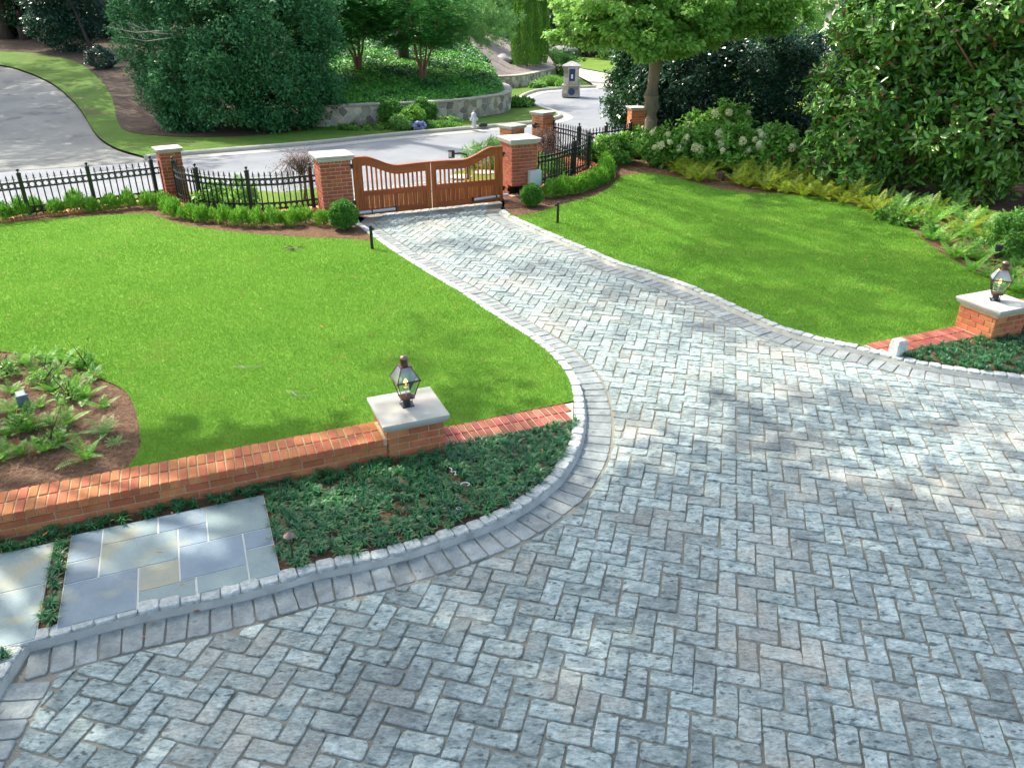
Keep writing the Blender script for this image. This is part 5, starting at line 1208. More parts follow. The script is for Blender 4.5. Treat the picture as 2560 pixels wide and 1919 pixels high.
# ------------------------------------------------------------------ garden shrubs: clipped boxwoods
def box_mesh(seed, r=.20, h=.34, n=1500):
    g = np.random.default_rng(seed); u = unit(g.normal(size=(n, 3))); u[:, 2] = np.abs(u[:, 2]) * 1.0 - .25 * (g.random(n) < .3); rr = (.55 + .45 * g.random(n) ** .5) * (1 + .12 * np.sin(u[:, 0] * 5 + seed) + .10 * np.sin(u[:, 1] * 6))
    P = np.c_[u[:, 0] * rr * r, u[:, 1] * rr * r, .06 + np.maximum(u[:, 2], -.1) * rr * (h - .05) + .02]
    sp_ = g.normal(size=(n, 3)) * .3 + np.array([0, 0, 1.1]) + u * .5; return P, sp_, u + g.normal(size=(n, 3)) * .4, g
def boxwood(pos, label, group, proto=[None, None, None], i=0, s=1.0):
    if proto[i % 3] is None:
        P, D, Nn, g = box_mesh(100 + i % 3); o = empty('boxwood', (0, 0, 0), 0, label, 'shrub', group)
        leaves('foliage', P, D, Nn, np.where(g.random(len(P)) < .12, g.uniform(.08, .13, len(P)), g.uniform(.035, .06, len(P))), g.uniform(.014, .026, len(P)), MAT['box'], o); mb = MB(); mb.tube([(0, 0, 0), (0, 0, .14)], [.014, .01], 5); mb.build('stem', MAT['bark'], o); proto[i % 3] = o
    else: o = copy_tree(proto[i % 3])
    o.location = (*pos, HC - .02); o.rotation_euler = (random.gauss(0, .06), random.gauss(0, .06), i * 1.9); o.scale = (s * random.uniform(.9, 1.15), s * random.uniform(.9, 1.1), s * random.uniform(.85, 1.15)); o['label'] = label; o['group'] = group
    return o
row = [(12, 557), (58, 548), (94, 540), (141, 540), (193, 533), (233, 534), (281, 530), (324, 525.5), (372, 523.5)]
names = ['at the left frame edge of the straight row', 'second in the straight row, before the first full fence post', 'third in the straight row', 'fourth in the straight row, just before the gap', 'first after the gap in the straight row', 'second after the gap in the straight row', 'third after the gap in the straight row', 'next to last before the fence pier', 'last of the straight row, touching the corner clump']
for i, p in enumerate(row): boxwood(G(p[0], p[1] - 6, HC), 'small clipped boxwood ' + names[i], 'boxwoods along the straight fence', i=i, s=random.uniform(.95, 1.08))
row = [(408, 520), (421, 534), (436, 545), (461, 551), (484, 553), (508, 558), (532, 558), (567, 564), (605, 568), (643, 569), (685, 570), (716, 566), (738, 568), (764, 561), (811, 567)]
names = ['at the corner where the straight fence meets the brick pier', 'second along the curved footing', 'third along the curved footing', 'fourth along the curved footing', 'fifth along the curved footing, below the first curved fence post', 'sixth along the curved footing', 'seventh along the curved footing', 'standing apart with gaps on both sides',
         'in the middle of the curved row left of the central post', 'right below the central post of the curved bay', 'just right of the central post', 'fifth from the end of the curved row', 'fourth from the end of the curved row', 'at the end of the curved footing', 'standing alone beside the large round boxwood']
for i, p in enumerate(row): boxwood(G(p[0], p[1] - 5, HC), 'small clipped boxwood ' + names[i], 'boxwoods along the curved footing', i=i + 1, s=random.uniform(.86, .98) if i != 8 else 1.0)
hp = smooth(GL([(1372, 494), (1402, 489), (1440, 481), (1475, 470), (1500, 457), (1513, 441), (1515, 423), (1508, 409), (1495, 397)], HC), 5); hp = resample(hp, .21)
for i, p in enumerate(hp):
    t_ = ['beside the round boxwood by the control box', 'in its near half below the fence bay', 'in its outer bend', 'in its far half behind the bend', 'at its far end by the leafy bushes'][min(4, int(i / max(1, len(hp)) * 5))]
    boxwood((p[0], p[1]), 'boxwood of the continuous hedge, ' + t_, 'boxwoods of the curved hedge, ' + t_, i=i + 5, s=random.uniform(.98, 1.15))
def ball(px, py, r, label, seed):
    x, y = G(px, py, HC); o = empty('round_boxwood', (x, y, HC), 0, label, 'shrub', 'large round boxwoods beside the gate piers'); g = np.random.default_rng(seed); n = 9000
    u = unit(g.normal(size=(n, 3))); rr = (.74 + .26 * g.random(n) ** .6) * (1 + .05 * np.sin(u[:, 0] * 7 + 1) + .05 * np.sin(u[:, 1] * 8) + .04 * np.sin(u[:, 2] * 9)); P = u * rr[:, None] * r + np.array([0, 0, r * 1.0]); P = P[P[:, 2] > .02]; u = u[:len(P)]
    O = unit(P - np.array([0, 0, r])); leaves('foliage', P, O * .7 + g.normal(size=(len(P), 3)) * .6, O + g.normal(size=(len(P), 3)) * .5, .042, .026, MAT['ballbox'], o); mb = MB(); mb.tube([(0, 0, -.02), (0, 0, r)], [.025, .015], 6); mb.build('stem', MAT['bark'], o)
ball(861, 571, .28, 'large round clipped boxwood at the corner of the drive by the gate', 81); ball(1329, 514, .235, 'large round clipped boxwood in front of the grey control box', 82)

# weeping twiggy maples behind the fences, small plants of the niches
def twiggy(c, label, seed, r):
    o = wthing('weeping_maple', (c[0], c[1], .03), label, 'shrub', 'rusty weeping maples behind the fence bays'); g = np.random.default_rng(seed); mb = MB(); mb.tube([(c[0], c[1], 0), (c[0] + .05, c[1], .35), (c[0], c[1] + .05, .75)], [.04, .03, .02], 6)
    tips = []
    for k in range(46):
        a = g.uniform(0, 6.28); q = r * g.uniform(.4, 1.0); p1 = (c[0] + math.cos(a) * q * .5, c[1] + math.sin(a) * q * .5, .95 + g.uniform(-.1, .12)); p2 = (c[0] + math.cos(a) * q, c[1] + math.sin(a) * q, .55 + g.uniform(-.3, .25)); mb.tube([(c[0], c[1], .6), p1, p2], [.012, .008, .003], 4); tips += [p1, p2]
    mb.build('branches', MAT['jmaple'], o); T = np.array(tips); n = 3200; P = T[g.integers(0, len(T), n)] + g.normal(size=(n, 3)) * .10; leaves('foliage', P, g.normal(size=(n, 3)) * np.array([1, 1, .4]), np.array([0, 0, 1]) + g.normal(size=(n, 3)) * .4, .07, .012, MAT['jmaple'], o)
twiggy((-5.0, 18.6), 'rusty weeping maple behind the curved fence bay next to the concrete drive', 83, .75); twiggy((.95, 22.2), 'rusty weeping maple inside the fence bay beside the gate pier', 84, .7)
bushy('leafy_plant', 'bright green leafy plant behind the first curved fence post', 'plant', (-6.75, 17.5, .03), (.35, .3, .35), 40, 30, .12, 'hydr', (.09, .05), 85)
bushy('leafy_plant', 'bright green leafy plant between the first two curved fence posts', 'plant', (-6.1, 17.4, .03), (.35, .3, .40), 40, 30, .12, 'hydr', (.09, .05), 86)
bushy('leafy_plant', 'mottled green plant inside the fence bay beside the gate pier', 'plant', (1.0, 20.6, .03), (.45, .5, .35), 60, 40, .12, 'ballbox', (.07, .04), 87)
bushy('grass_clump', 'tall pale grassy plants seen through the gate pickets', 'plant', (-.55, 22.6, .03), (.8, .35, .40), 60, 50, .15, 'far_l', (.18, .025), 88, up=.1)
bushy('leafy_plant', 'large-leaved bright bush at the foot of the maple, next to the curved hedge', 'shrub', P0(1530, 405, HC), (.72, .55, .36), 90, 30, .17, 'hydr', (.14, .09), 89, up=.6)
bushy('leafy_plant', 'darker low bush against the maple trunk', 'shrub', P0(1590, 388, HC), (.6, .5, .36), 70, 40, .15, 'ballbox', (.12, .07), 90, up=.5)

# ------------------------------------------------------------------ the maple
mb_ = P0(1622, 402, HC - .05)
o = wthing('maple_tree', mb_, 'maple with a knobbly grey trunk and light green crown behind the hydrangeas', 'tree')
g = random.Random(9); bx, by = mb_[0], mb_[1]; H3 = lambda px, py, yy: None
def at_depth(px, py, yy):                                 # point of a sight line at world depth yy
    r, u = px - 1280, 959.5 - py; t = yy / (F_PX * CP + u * SP); return Vector((r * t, yy, H_CAM + (-F_PX * SP + u * CP) * t))
tr = [at_depth(px, py, by) for px, py in ((1622, 402), (1622, 380), (1626, 340), (1628, 300), (1630, 270), (1628, 240), (1634, 200), (1640, 160), (1645, 120), (1650, 90), (1657, 40), (1664, -30), (1668, -110), (1672, -200))]
rad = [.30, .24, .19, .185, .24, .22, .165, .175, .19, .15, .13, .11, .08, .05]
m = MB(); m.tube(tr, rad, 14)
for a, b_, r_ in (((1636, 150), (1612, 60), .07), ((1640, 140), (1622, 70), .06), ((1650, 120), (1690, 60), .08), ((1648, 110), (1700, 20), .07), ((1640, 120), (1590, 20), .06), ((1655, 40), (1760, -60), .07), ((1650, 50), (1540, -50), .07)):
    p, q = at_depth(a[0], a[1], by), at_depth(b_[0], b_[1], by + g.uniform(-.8, .8)); m.tube([p, p.lerp(q, .4) + Vector((0, 0, .1)), q, q + (q - p) * .8], [r_, r_ * .8, r_ * .55, r_ * .2], 8)
m.build('trunk', MAT['bark'], o, smooth=True)
Ps, Os = [], []
cen = at_depth(1650, -20, by)
for k, (px, py, dy, rx, rz, nc) in enumerate(((1510, 45, -.6, .95, .42, 55), (1450, 40, 0, .65, .36, 34), (1560, 75, -1.0, 1.1, .45, 70), (1640, 90, -1.4, 1.1, .40, 60), (1720, 70, -.4, 1.2, .5, 70), (1800, 60, .3, 1.2, .5, 70), (1880, 40, .8, 1.2, .5, 60), (1600, 0, -.8, 2.2, .8, 130), (1760, 0, .5, 2.2, .8, 120), (1500, -30, .5, 1.3, .6, 80), (1950, 0, 1.0, 1.4, .7, 50),
                                              (1660, -120, 0, 3.4, 1.2, 170), (1660, -260, 0, 2.8, 1.2, 120), (1405, 90, .3, .32, .16, 12), (1460, 95, -.3, .5, .2, 22), (1620, 125, -1.6, .5, .2, 22), (1700, 118, -.8, .6, .25, 26))):
    c = at_depth(px, py, by + dy); P, O, cc, gg = cloud(c, (rx, rx, rz), nc, 60, .27, 900 + k, shell=.35, flat=.5); Ps.append(P); Os.append(O)
P, O = np.concatenate(Ps), np.concatenate(Os); D, Nn = orient(O, gg, up=.75, droop=.45); s = gg.uniform(.7, 1.2, len(P)); leaves('crown', P, D, Nn, .13 * s, .10 * s, MAT['maple'], o)

# hydrangeas
hyds = [((1672, 418), (.72, .5, .55), 'hydrangea with big cream heads right beside the maple trunk', 9), ((1755, 424), (.8, .55, .58), 'hydrangea with small cream heads behind the first yellow fern', 8), ((1845, 430), (.85, .6, .62), 'tall hydrangea behind the brown pot', 7), ((1935, 436), (.8, .6, .62), 'hydrangea merging into the magnolia leaves', 6), ((1790, 396), (1.0, .6, .80), 'tallest hydrangea standing at the back of the group', 5)]
for i, (px, r, lb, nf) in enumerate(hyds):
    b = P0(*px, HC - .02); o = tree('hydrangea', lb, 'shrub', b, r[2] * 1.2, .025, [((0, .2, r[2] * .9), r, 130, 30, .20, .55, .7)], 'hydr', (.135, .085), seed=200 + i, up=.65, group='cream-flowered hydrangeas', nl=12)
    g = np.random.default_rng(300 + i)
    for k in range(nf):
        a = g.uniform(math.pi * 1.05, math.pi * 1.95); e = g.uniform(.0, .9); q = np.array([b[0] + math.cos(a) * r[0] * 1.12 * math.cos(e), b[1] + .2 + math.sin(a) * r[1] * 1.38 * math.cos(e), b[2] + r[2] * .9 + math.sin(e) * r[2] * 1.12])
        rr = .105 if k % 3 == 0 else .062; n = 170; u = unit(g.normal(size=(n, 3))); leaves('flower_head', q + u * rr * g.uniform(.75, 1, (n, 1)) * np.array([1, 1, 1.15]), g.normal(size=(n, 3)), u, .035, .034, MAT['flower'], o)

# glossy dark evergreens behind
for i, (px, py, r, lb, mt) in enumerate((((1590), 345, (1.05, 1.1, 1.75), 'glossy dark evergreen spilling over the fence pier beside the turning circle', 'holly_g'), (1680, 352, (1.6, 1.4, 1.9), 'glossy very dark evergreen right behind the maple trunk', 'holly_d'), (1790, 356, (1.6, 1.4, 1.75), 'very dark evergreen in the middle of the row behind the hydrangeas', 'holly_d'), (1900, 362, (1.7, 1.4, 1.85), 'dark evergreen with tan stems showing behind the hydrangeas', 'holly_d'), (2010, 366, (1.6, 1.4, 1.7), 'dark evergreen next to the large magnolia', 'holly_d'), (1648, 300, (1.5, 1.5, 2.1), 'taller glossy evergreen behind the one at the turning circle', 'holly_g'))):
    if mt == 'holly_g' and mt not in MAT: MAT[mt] = LM('glossy_evergreen_leaf', (.028, .115, .030), (.045, .16, .042), rough=.22, spec=.75, trans=.15)
    b = P0(px, py, .05); tree('camellia', lb, 'shrub', b, r[2] * 1.6, .05, [((0, 0, r[2] * .98), r, 230, 90, .30, .68, .8)], mt, (.12, .060), bark='bark', seed=220 + i, up=.5, group='dark evergreens behind the hydrangeas', nl=10)
MAT['holly_d'].node_tree.nodes['Principled BSDF'].inputs['Specular IOR Level'].default_value = .8
# pale trees far behind the dark row
for i, (px, py, lb) in enumerate(((1850, 215, 'pale feathery green tree with white blossom behind the dark evergreens'), (1960, 225, 'pale green tree behind the top of the large magnolia'), (1690, 205, 'light green tree far behind the maple crown'))):
    b = P0(px, py, .05); tree('mimosa_tree', lb, 'tree', b, 4.5, .14, [((0, 0, 3.9), (3.4, 3, 2.4), 260, 60, .55, .4, .6), ((0, -1, 2.2), (2.6, 2, 1.2), 120, 60, .45, .4, .6)], 'far_l', (.20, .07), seed=240 + i, up=.4, group='pale trees beyond the evergreens')
# magnolias
def magnolia(base, label, seed, parts, r0=.14, h=5.5):
    o = wthing('magnolia_tree', base, label, 'tree', 'large-leaved magnolias'); g = np.random.default_rng(seed); Ps, Ds, Ns = [], [], []; cl = []
    for c, r, n in parts:
        u = unit(g.normal(size=(n, 3))); ph = g.uniform(0, 6, 3); f = (.45 + .55 * g.random(n) ** .5) * (1 + .12 * np.sin(u[:, 0] * 5 + ph[0]) + .12 * np.sin(u[:, 2] * 6 + ph[1]))
        q = np.array(base) + np.array(c) + u * np.array(r) * f[:, None]; q = q[q[:, 2] > base[2] + .05]; u = u[:len(q)]; u = unit(q - np.array(base) - np.array(c)); cl.append(q); m = 8        # whorls of leaves at twig ends
        ax = unit(u * .8 + np.array([0, 0, .55]) + g.normal(size=u.shape) * .35)
        for k in range(m):
            a = k * 2.4 + g.uniform(0, .6, len(q)); t1 = unit(np.cross(ax, np.array([.3, .2, 1.0]))); t2 = np.cross(ax, t1); rad_ = t1 * np.cos(a)[:, None] + t2 * np.sin(a)[:, None]
            tilt = g.uniform(.1, .75, (len(q), 1)); Ps.append(q + ax * .02 + g.normal(size=q.shape) * .055); Ds.append(rad_ + ax * tilt + g.normal(size=q.shape) * .35); Ns.append(ax * 1.0 - rad_ * tilt * .9 + g.normal(size=q.shape) * .40)
    P, D, Nn = map(np.concatenate, (Ps, Ds, Ns)); s = g.uniform(.7, 1.15, len(P)); L_, W_2 = .215 * s, .082 * s
    k = g.random(len(P)) < .035
    D = unit(D); 
    def ml(nm, k, mt):
        Pk, Dk, Nk = P[k], D[k], Nn[k]; S = unit(np.cross(Dk, Nk)); U = np.cross(S, Dk); l = L_[k][:, None]; w_ = W_2[k][:, None]
        V = np.stack([Pk, Pk + Dk * l * .28 + S * w_ * .44 + U * w_ * .10, Pk + Dk * l * .68 + S * w_ * .42 + U * w_ * .06 - U * l * .02, Pk + Dk * l - U * l * .10, Pk + Dk * l * .68 - S * w_ * .42 + U * w_ * .06 - U * l * .02, Pk + Dk * l * .28 - S * w_ * .44 + U * w_ * .10], 1)
        n = len(Pk); base_ = np.arange(n)[:, None] * 6; F_ = np.concatenate([base_ + np.array([0, 1, 2, 3]), base_ + np.array([0, 3, 4, 5])], 1).reshape(-1, 4)
        np_mesh(nm, V.reshape(-1, 3), F_, MAT[mt], o)
    ml('crown', ~k, 'magnolia'); ml('rusty_leaves', k, 'magnolia_b')
    mb = MB(); C_ = np.concatenate(cl); idx = g.choice(len(C_), 22, replace=False); limbs(mb, base, h, [tuple(C_[i]) for i in idx], r0, seed, .12); mb.build('trunk', MAT['bark_m'], o, smooth=True)
magnolia(P0(2165, 470, HC - .03), 'large magnolia with glossy leaves behind the yellow ferns', 261, [((0, .0, 1.75), (1.75, 1.4, 1.75), 1350), ((.5, .3, 4.0), (2.1, 1.7, 1.7), 1400)])
magnolia(P0(2430, 500, HC - .03), 'largest magnolia, filling the corner above the fern bed', 262, [((0, .0, 1.75), (1.9, 1.5, 1.75), 1450), ((.2, .3, 4.1), (2.2, 1.8, 1.7), 1400)])
magnolia(P0(2690, 500, HC - .03), 'magnolia cut off by the frame edge', 263, [((0, 0, 1.8), (1.7, 1.4, 1.9), 1100), ((0, .3, 4.4), (1.8, 1.6, 1.5), 350)])
magnolia(P0(2270, 425, HC - .03), 'magnolia standing one step behind the other two', 264, [((0, .2, 1.9), (1.6, 1.2, 1.5), 300), ((0, .3, 4.0), (2.0, 1.6, 1.8), 480)])
b = P0(2560, 640, HC - .02); bushy('camellia', 'low rounded glossy shrub under the magnolia at the frame edge', 'shrub', b, (.62, .5, .42), 140, 60, .14, 'ballbox', (.065, .038), 265, shell=.75)
# what shows through the magnolias: neighbour's lawn, pale drive, a parked car, a pale wall
sheet('neighbour_lawn', [np.array(p) for p in ((9.5, 22.2), (12, 20.5), (30, 14), (60, 16), (60, 60), (14, 60), (10.8, 30))], .075, MAT['grass_far'])
sheet('neighbour_driveway', [np.array(p) for p in ((9.8, 25.5), (14, 24.5), (45, 20), (45, 27), (15, 31), (10.4, 31))], .080, MAT['concrete_w'] if 'concrete_w' in MAT else MAT['mortar_w'])
def car(loc, rz):
    o = empty('parked_car', loc, rz, 'blue-grey car glimpsed through the magnolia leaves', 'car'); W2 = .86
    prof = [(-2.1, .35), (-2.15, .62), (-2.0, .85), (-1.5, .92), (1.0 - .1, .95), (1.9, .82), (2.15, .62), (2.12, .32)]
    mb = MB(); mb.loft([[(x, -W2 * k, z * (1 if k == 1 else .985)) for x, z in prof] if True else [] for k in (1, .97)][:0] or [[(x, y, z) for x, z in prof] for y in (-W2, -W2 * .5, W2 * .5, W2)]); mb.build('body', MAT['carpaint'], o, bevel=.06)
    cab = [(-1.75, .90), (-1.15, 1.38), (.25, 1.40), (1.05, .93)]
    mb = MB(); mb.loft([[(x, y * (1 if z < 1 else .84), z) for x, z in cab] for y in (-W2 + .06, W2 - .06)]); mb.build('window_band', MAT['carglass'], o, bevel=.05)
    mb = MB(); mb.box((-.45, 0, 1.41), (1.45, 1.30, .05)); mb.build('roof', MAT['carpaint'], o, bevel=.02)
    for x in (-1.35, 1.35):
        for y in (-W2 + .02, W2 - .02):
            mb = MB(); mb.tube([(x, y - .1, .32), (x, y + .1, .32)], .32, 18); q = mb.build('wheel', MAT['rubber'], o); mb = MB(); mb.tube([(x, y - .11, .32), (x, y + .11, .32)], .19, 14); mb.build('rim', MAT['silver'], q)
    for y in (-.62, .62): mb = MB(); mb.box((2.10, y, .66), (.10, .30, .12)); mb.build('headlight', MAT['white'], o, bevel=.02)
    mb = MB()
    for k in range(4): mb.box((2.15, 0, .50 + k * .055), (.04, .80, .022))
    mb.build('grille', MAT['silver'], o)
car((13.2, 24.0, .08), R(200))
o = empty('house', (19, 38, 0), R(-15), 'pale house wall glimpsed through the magnolia leaves', 'house'); mb = MB(); mb.box((0, 0, 2.0), (9, 5, 4.0)); mb.build('wall', MAT['stucco'], o)
for k in range(3):
    mb = MB(); mb.box((-3 + k * 3, -2.52, 1.9), (1.1, .08, 1.4)); q = mb.build('window_frame', MAT['white'], o); mb = MB(); mb.box((-3 + k * 3, -2.57, 1.9), (.9, .03, 1.2)); mb.build('pane', MAT['carglass'], q)
mb = MB(); mb.loft([[(-4.9, -2.9, 4.0), (4.9, -2.9, 4.0), (4.9, 2.9, 4.0), (-4.9, 2.9, 4.0)], [(-4.2, -.1, 5.6), (4.2, -.1, 5.6), (4.2, .1, 5.6), (-4.2, .1, 5.6)]]); mb.build('roof', MAT['gravel'], o)

# ------------------------------------------------------------------ tall trees whose crowns shade the garden from outside the picture
tree('shade_oak', 'tall broad oak standing on the lawn outside the left frame edge', 'tree', (-13.5, 12.0, .05), 13, .42,
     [((4.2, -1.9, 14.0), (5.2, 5.0, 2.2), 170, 60, .85, .2, .5), ((9.3, -1.2, 13.5), (5.2, 4.4, 1.6), 150, 60, .85, .15, .5), ((-1.5, -4.5, 13.0), (4.8, 4.0, 1.8), 90, 60, .85, .15, .5), ((9.5, -7.0, 13.0), (5.4, 4.0, 1.6), 120, 60, .85, .15, .5), ((2.5, -6.5, 13.0), (4.0, 4.0, 1.6), 80, 60, .85, .15, .5)], 'maple', (.26, .20), seed=401, up=.7, nl=26, split=.5)
tree('shade_oak', 'very tall oak rising behind the huge holly across the road', 'tree', (-12.5, 34.5, 1.0), 22, .38,
     [((2.0, -9.6, 23.0), (6.6, 5.2, 2.0), 62, 60, 1.0, .1, .45)], 'maple', (.28, .20), seed=402, up=.7, nl=20, split=.6)

# ------------------------------------------------------------------ ferns
def fern_mesh(seed, nf=11, L_=.46):
    g = np.random.default_rng(seed); Ps, Ds, Ns, Ls, Ws = [], [], [], [], []
    for k in range(nf):
        a = k * 6.283 / nf + g.uniform(-.35, .35); e = g.uniform(.75, 1.4); Lf = L_ * g.uniform(.65, 1.15); m = 17; t = np.linspace(.12, 1, m)
        out = np.array([math.cos(a), math.sin(a), 0]); ang = e - t * g.uniform(.55, 1.35)
        dx = np.cumsum(np.cos(ang)) * Lf / m; dz = np.cumsum(np.sin(ang)) * Lf / m; rach = out * dx[:, None] + np.array([0, 0, 1.0]) * dz[:, None]
        tang = out * np.cos(ang)[:, None] + np.array([0, 0, 1.0]) * np.sin(ang)[:, None]; side = np.array([-out[1], out[0], 0]); w_ = Lf * .26 * np.sin(np.clip(t * 1.02, 0, 1) * math.pi) ** .6 * (1.02 - t * .45)
        for s_ in (-1, 1):
            Ps.append(rach); Ds.append(side * s_ + tang * .42 + np.array([0, 0, -.12])); Ns.append(np.cross(tang, side) * -1 + g.normal(size=(m, 3)) * .1); Ls.append(w_); Ws.append(np.full(m, Lf / m * .78))
        Ps.append(rach[:-1]); Ds.append(rach[1:] - rach[:-1]); Ns.append(np.repeat([[0, 0, 1.0]], m - 1, 0)); Ls.append(np.linalg.norm(rach[1:] - rach[:-1], axis=1) * 1.3); Ws.append(np.full(m - 1, .006))
    return [np.concatenate(x) for x in (Ps, Ds, Ns, Ls, Ws)]
FP = {}
def fern(pos, mat, s, rz, label, group, seed=0):
    key = (mat, seed)
    if key not in FP:
        P, D, Nn, L_, W_3 = fern_mesh(500 + seed * 7 + len(mat)); o = empty('fern', (0, 0, 0), 0, label, 'fern', group); leaves('fronds', P, D, Nn, L_, W_3, MAT[mat], o, fold=.05); FP[key] = o
    else: o = copy_tree(FP[key])
    o.location = (*pos, HC - .03); o.rotation_euler = (0, 0, rz); o.scale = (s, s, s * random.uniform(.85, 1.15)); o['label'] = label; o['group'] = group
left = [(18, 905), (62, 893), (112, 888), (160, 886), (205, 902), (235, 930), (88, 918), (142, 925), (30, 965), (185, 950), (128, 960), (100, 1000), (215, 975), (170, 1040), (120, 1040), (70, 1060), (18, 1070), (5, 1130), (52, 1118), (112, 1108), (150, 1092), (215, 1130), (30, 1010), (-25, 940), (-30, 1080)]
for i, p in enumerate(left):
    q = G(p[0], p[1] + 14, HC); reg = 'along the lawn side of the bed with the floodlight' if p[1] < 955 else 'around the floodlight in the bed' if p[1] < 1050 else 'toward the brick wall in the bed with the floodlight'
    fern(q, 'fern', random.uniform(.42, .75), i * 1.3, 'green fern ' + reg, 'ferns ' + reg, i % 3)
fern(G(262, 1080, HC), 'far_l', .60, 1.0, 'pale bright green fern standing alone near the bed edge', None or 'ferns alone near the bed edge', 1)
fern(G(258, 1015, HC), 'fern', .48, 2.0, 'broad green fern just behind the pale bright one', 'ferns alone near the bed edge', 2)
for i, p in enumerate([(232, 945), (60, 900), (215, 1120), (85, 1135), (150, 905), (40, 1112)]): fern(G(*p, HC), 'fern_b', random.uniform(.22, .34), i, 'withered orange-brown fern in the bed with the floodlight', 'withered ferns in the bed with the floodlight', i % 2)
right = [(1700, 432), (1722, 446), (1748, 452), (1776, 448), (1842, 458), (1868, 466), (1890, 462), (1915, 474), (1940, 472), (1962, 480), (1985, 476), (2010, 488), (2035, 486), (2060, 496), (2085, 492), (2110, 504), (2134, 500)]
for i, p in enumerate(right):
    reg = 'left of the brown pot' if p[0] < 1800 else 'in the dense row right of the brown pot' if p[0] < 2000 else 'at the foot of the large magnolia'
    fern(G(p[0], p[1] + 1, HC), 'fern_y', random.uniform(1.15, 1.6), i * 2.1, 'yellow-green fern ' + reg, 'yellow ferns ' + reg, i % 3)
for i, p in enumerate(right + [(1690, 440), (1735, 440), (1765, 436), (2100, 480), (2128, 486)]):
    reg = 'left of the brown pot' if p[0] < 1800 else 'in the dense row right of the brown pot' if p[0] < 2000 else 'at the foot of the large magnolia'
    fern(G(p[0] + 12, p[1] - 15, HC), 'fern_y' if i % 3 else 'fern_yg', random.uniform(1.3, 1.75), i * 1.1 + .5, 'yellow-green fern ' + reg, 'yellow ferns ' + reg, (i + 1) % 3)
r2 = [(2162, 515), (2190, 528), (2212, 520), (2240, 540), (2262, 530), (2290, 552), (2300, 530), (2330, 560), (2352, 545), (2385, 572), (2330, 596), (2362, 606), (2402, 590), (2425, 575), (2448, 600), (2415, 640), (2452, 650), (2480, 612), (2520, 640), (2550, 660), (2382, 640), (2500, 600), (2558, 615)]
for i, p in enumerate(r2):
    mt = 'fern_y' if i % 4 == 1 or p[0] < 2200 else 'fern'; reg = 'between the two large magnolias' if p[0] < 2300 else 'in the fern bed near the tilted spotlight'
    fern(G(p[0], p[1] + 2, HC), mt, random.uniform(.95, 1.35), i * 2.1, ('yellow-green' if mt == 'fern_y' else 'green') + ' fern ' + reg, ('yellow ' if mt == 'fern_y' else 'green ') + 'ferns ' + reg, i % 3)
for i, p in enumerate([(1868, 450), (2072, 478), (2296, 528), (2345, 590), (2398, 560), (2270, 512)]): fern(G(*p, HC), 'fern_b', random.uniform(.45, .6), i, 'withered orange-brown fern in the border along the right-hand lawn', 'withered ferns in the long border', i % 2)
for i, p in enumerate([(2205, 548), (2245, 562), (2282, 566), (2325, 590)]):
    b = P0(*p, HC - .01); bushy('hosta', 'small variegated hosta at the edge of the mulch by the lawn', 'plant', b, (.16, .14, .10), 16, 12, .06, 'hydr', (.10, .075), 560 + i, up=.8, group='hostas at the mulch edge')

# ------------------------------------------------------------------ mondo grass
slabA_poly = [uv(-.03, -.02), uv(W_ + .03, -.02), uv(W_ + .03, 1.24), uv(-.03, 1.24)]
slabB_poly = [uvB(-2.2, .02), uvB(.03, .02), uvB(.03, 1.31), uvB(-2.2, 1.31)]
def mondo(poly, label, seed, spacing=.078, holes=()):
    g = np.random.default_rng(seed); xs, ys = [p[0] for p in poly], [p[1] for p in poly]
    X, Y = np.meshgrid(np.arange(min(xs), max(xs), spacing), np.arange(min(ys), max(ys), spacing)); X = X.ravel() + g.normal(0, spacing * .33, X.size); Y = Y.ravel() + g.normal(0, spacing * .33, Y.size)
    k = inside(poly, X, Y) & (np.abs(X) < .75 * (Y + 3) + .6)
    for h in holes: k &= ~inside(h, X, Y)
    k &= (np.sin(X * 5.1 + 1) * np.sin(Y * 6.3) + g.normal(size=len(X)) * .5 > -1.05); X, Y = X[k], Y[k]; n = len(X); nb = 30
    sz = np.repeat(g.uniform(.7, 1.2, n), nb); cx, cy = np.repeat(X, nb) + g.normal(0, .010, n * nb), np.repeat(Y, nb) + g.normal(0, .010, n * nb); a = g.uniform(0, 6.283, n * nb); L_ = .092 * sz * g.uniform(.6, 1.2, n * nb); e = g.uniform(.35, 1.35, n * nb)
    d = np.c_[np.cos(a), np.sin(a)]; s_ = np.c_[-d[:, 1], d[:, 0]] * .0046; z0 = np.full(n * nb, HC - .02)
    p1 = np.c_[cx, cy] + d * (L_ * np.cos(e) * .55)[:, None]; z1 = z0 + L_ * np.sin(e) * .62 + .01; p2 = p1 + d * (L_ * .50)[:, None]; z2 = z1 + L_ * (np.sin(e) * .25 - .18)
    V = np.stack([np.c_[cx - s_[:, 0], cy - s_[:, 1], z0], np.c_[cx + s_[:, 0], cy + s_[:, 1], z0], np.c_[p1 + s_, z1], np.c_[p1 - s_, z1], np.c_[p2 + s_ * .25, z2], np.c_[p2 - s_ * .25, z2]], 1); b_ = np.arange(n * nb)[:, None] * 6
    F_ = np.concatenate([b_ + np.array([0, 1, 2, 3]), b_ + np.array([3, 2, 4, 5])], 1).reshape(-1, 4); tag(np_mesh('mondo_grass', V.reshape(-1, 3), F_, MAT['mondo']), label, 'groundcover', kind='stuff')
kx = [i for i in range(len(outL)) if np.dot(outL[i] - wb0, wn) < -.42 and i > 20]
mpoly = [onwall(-5.5, -.41), onwall(sLx - .12, -.41)] + [outL[i] for i in kx] + outL2[1:4] + [np.array([-9, 2.0])]
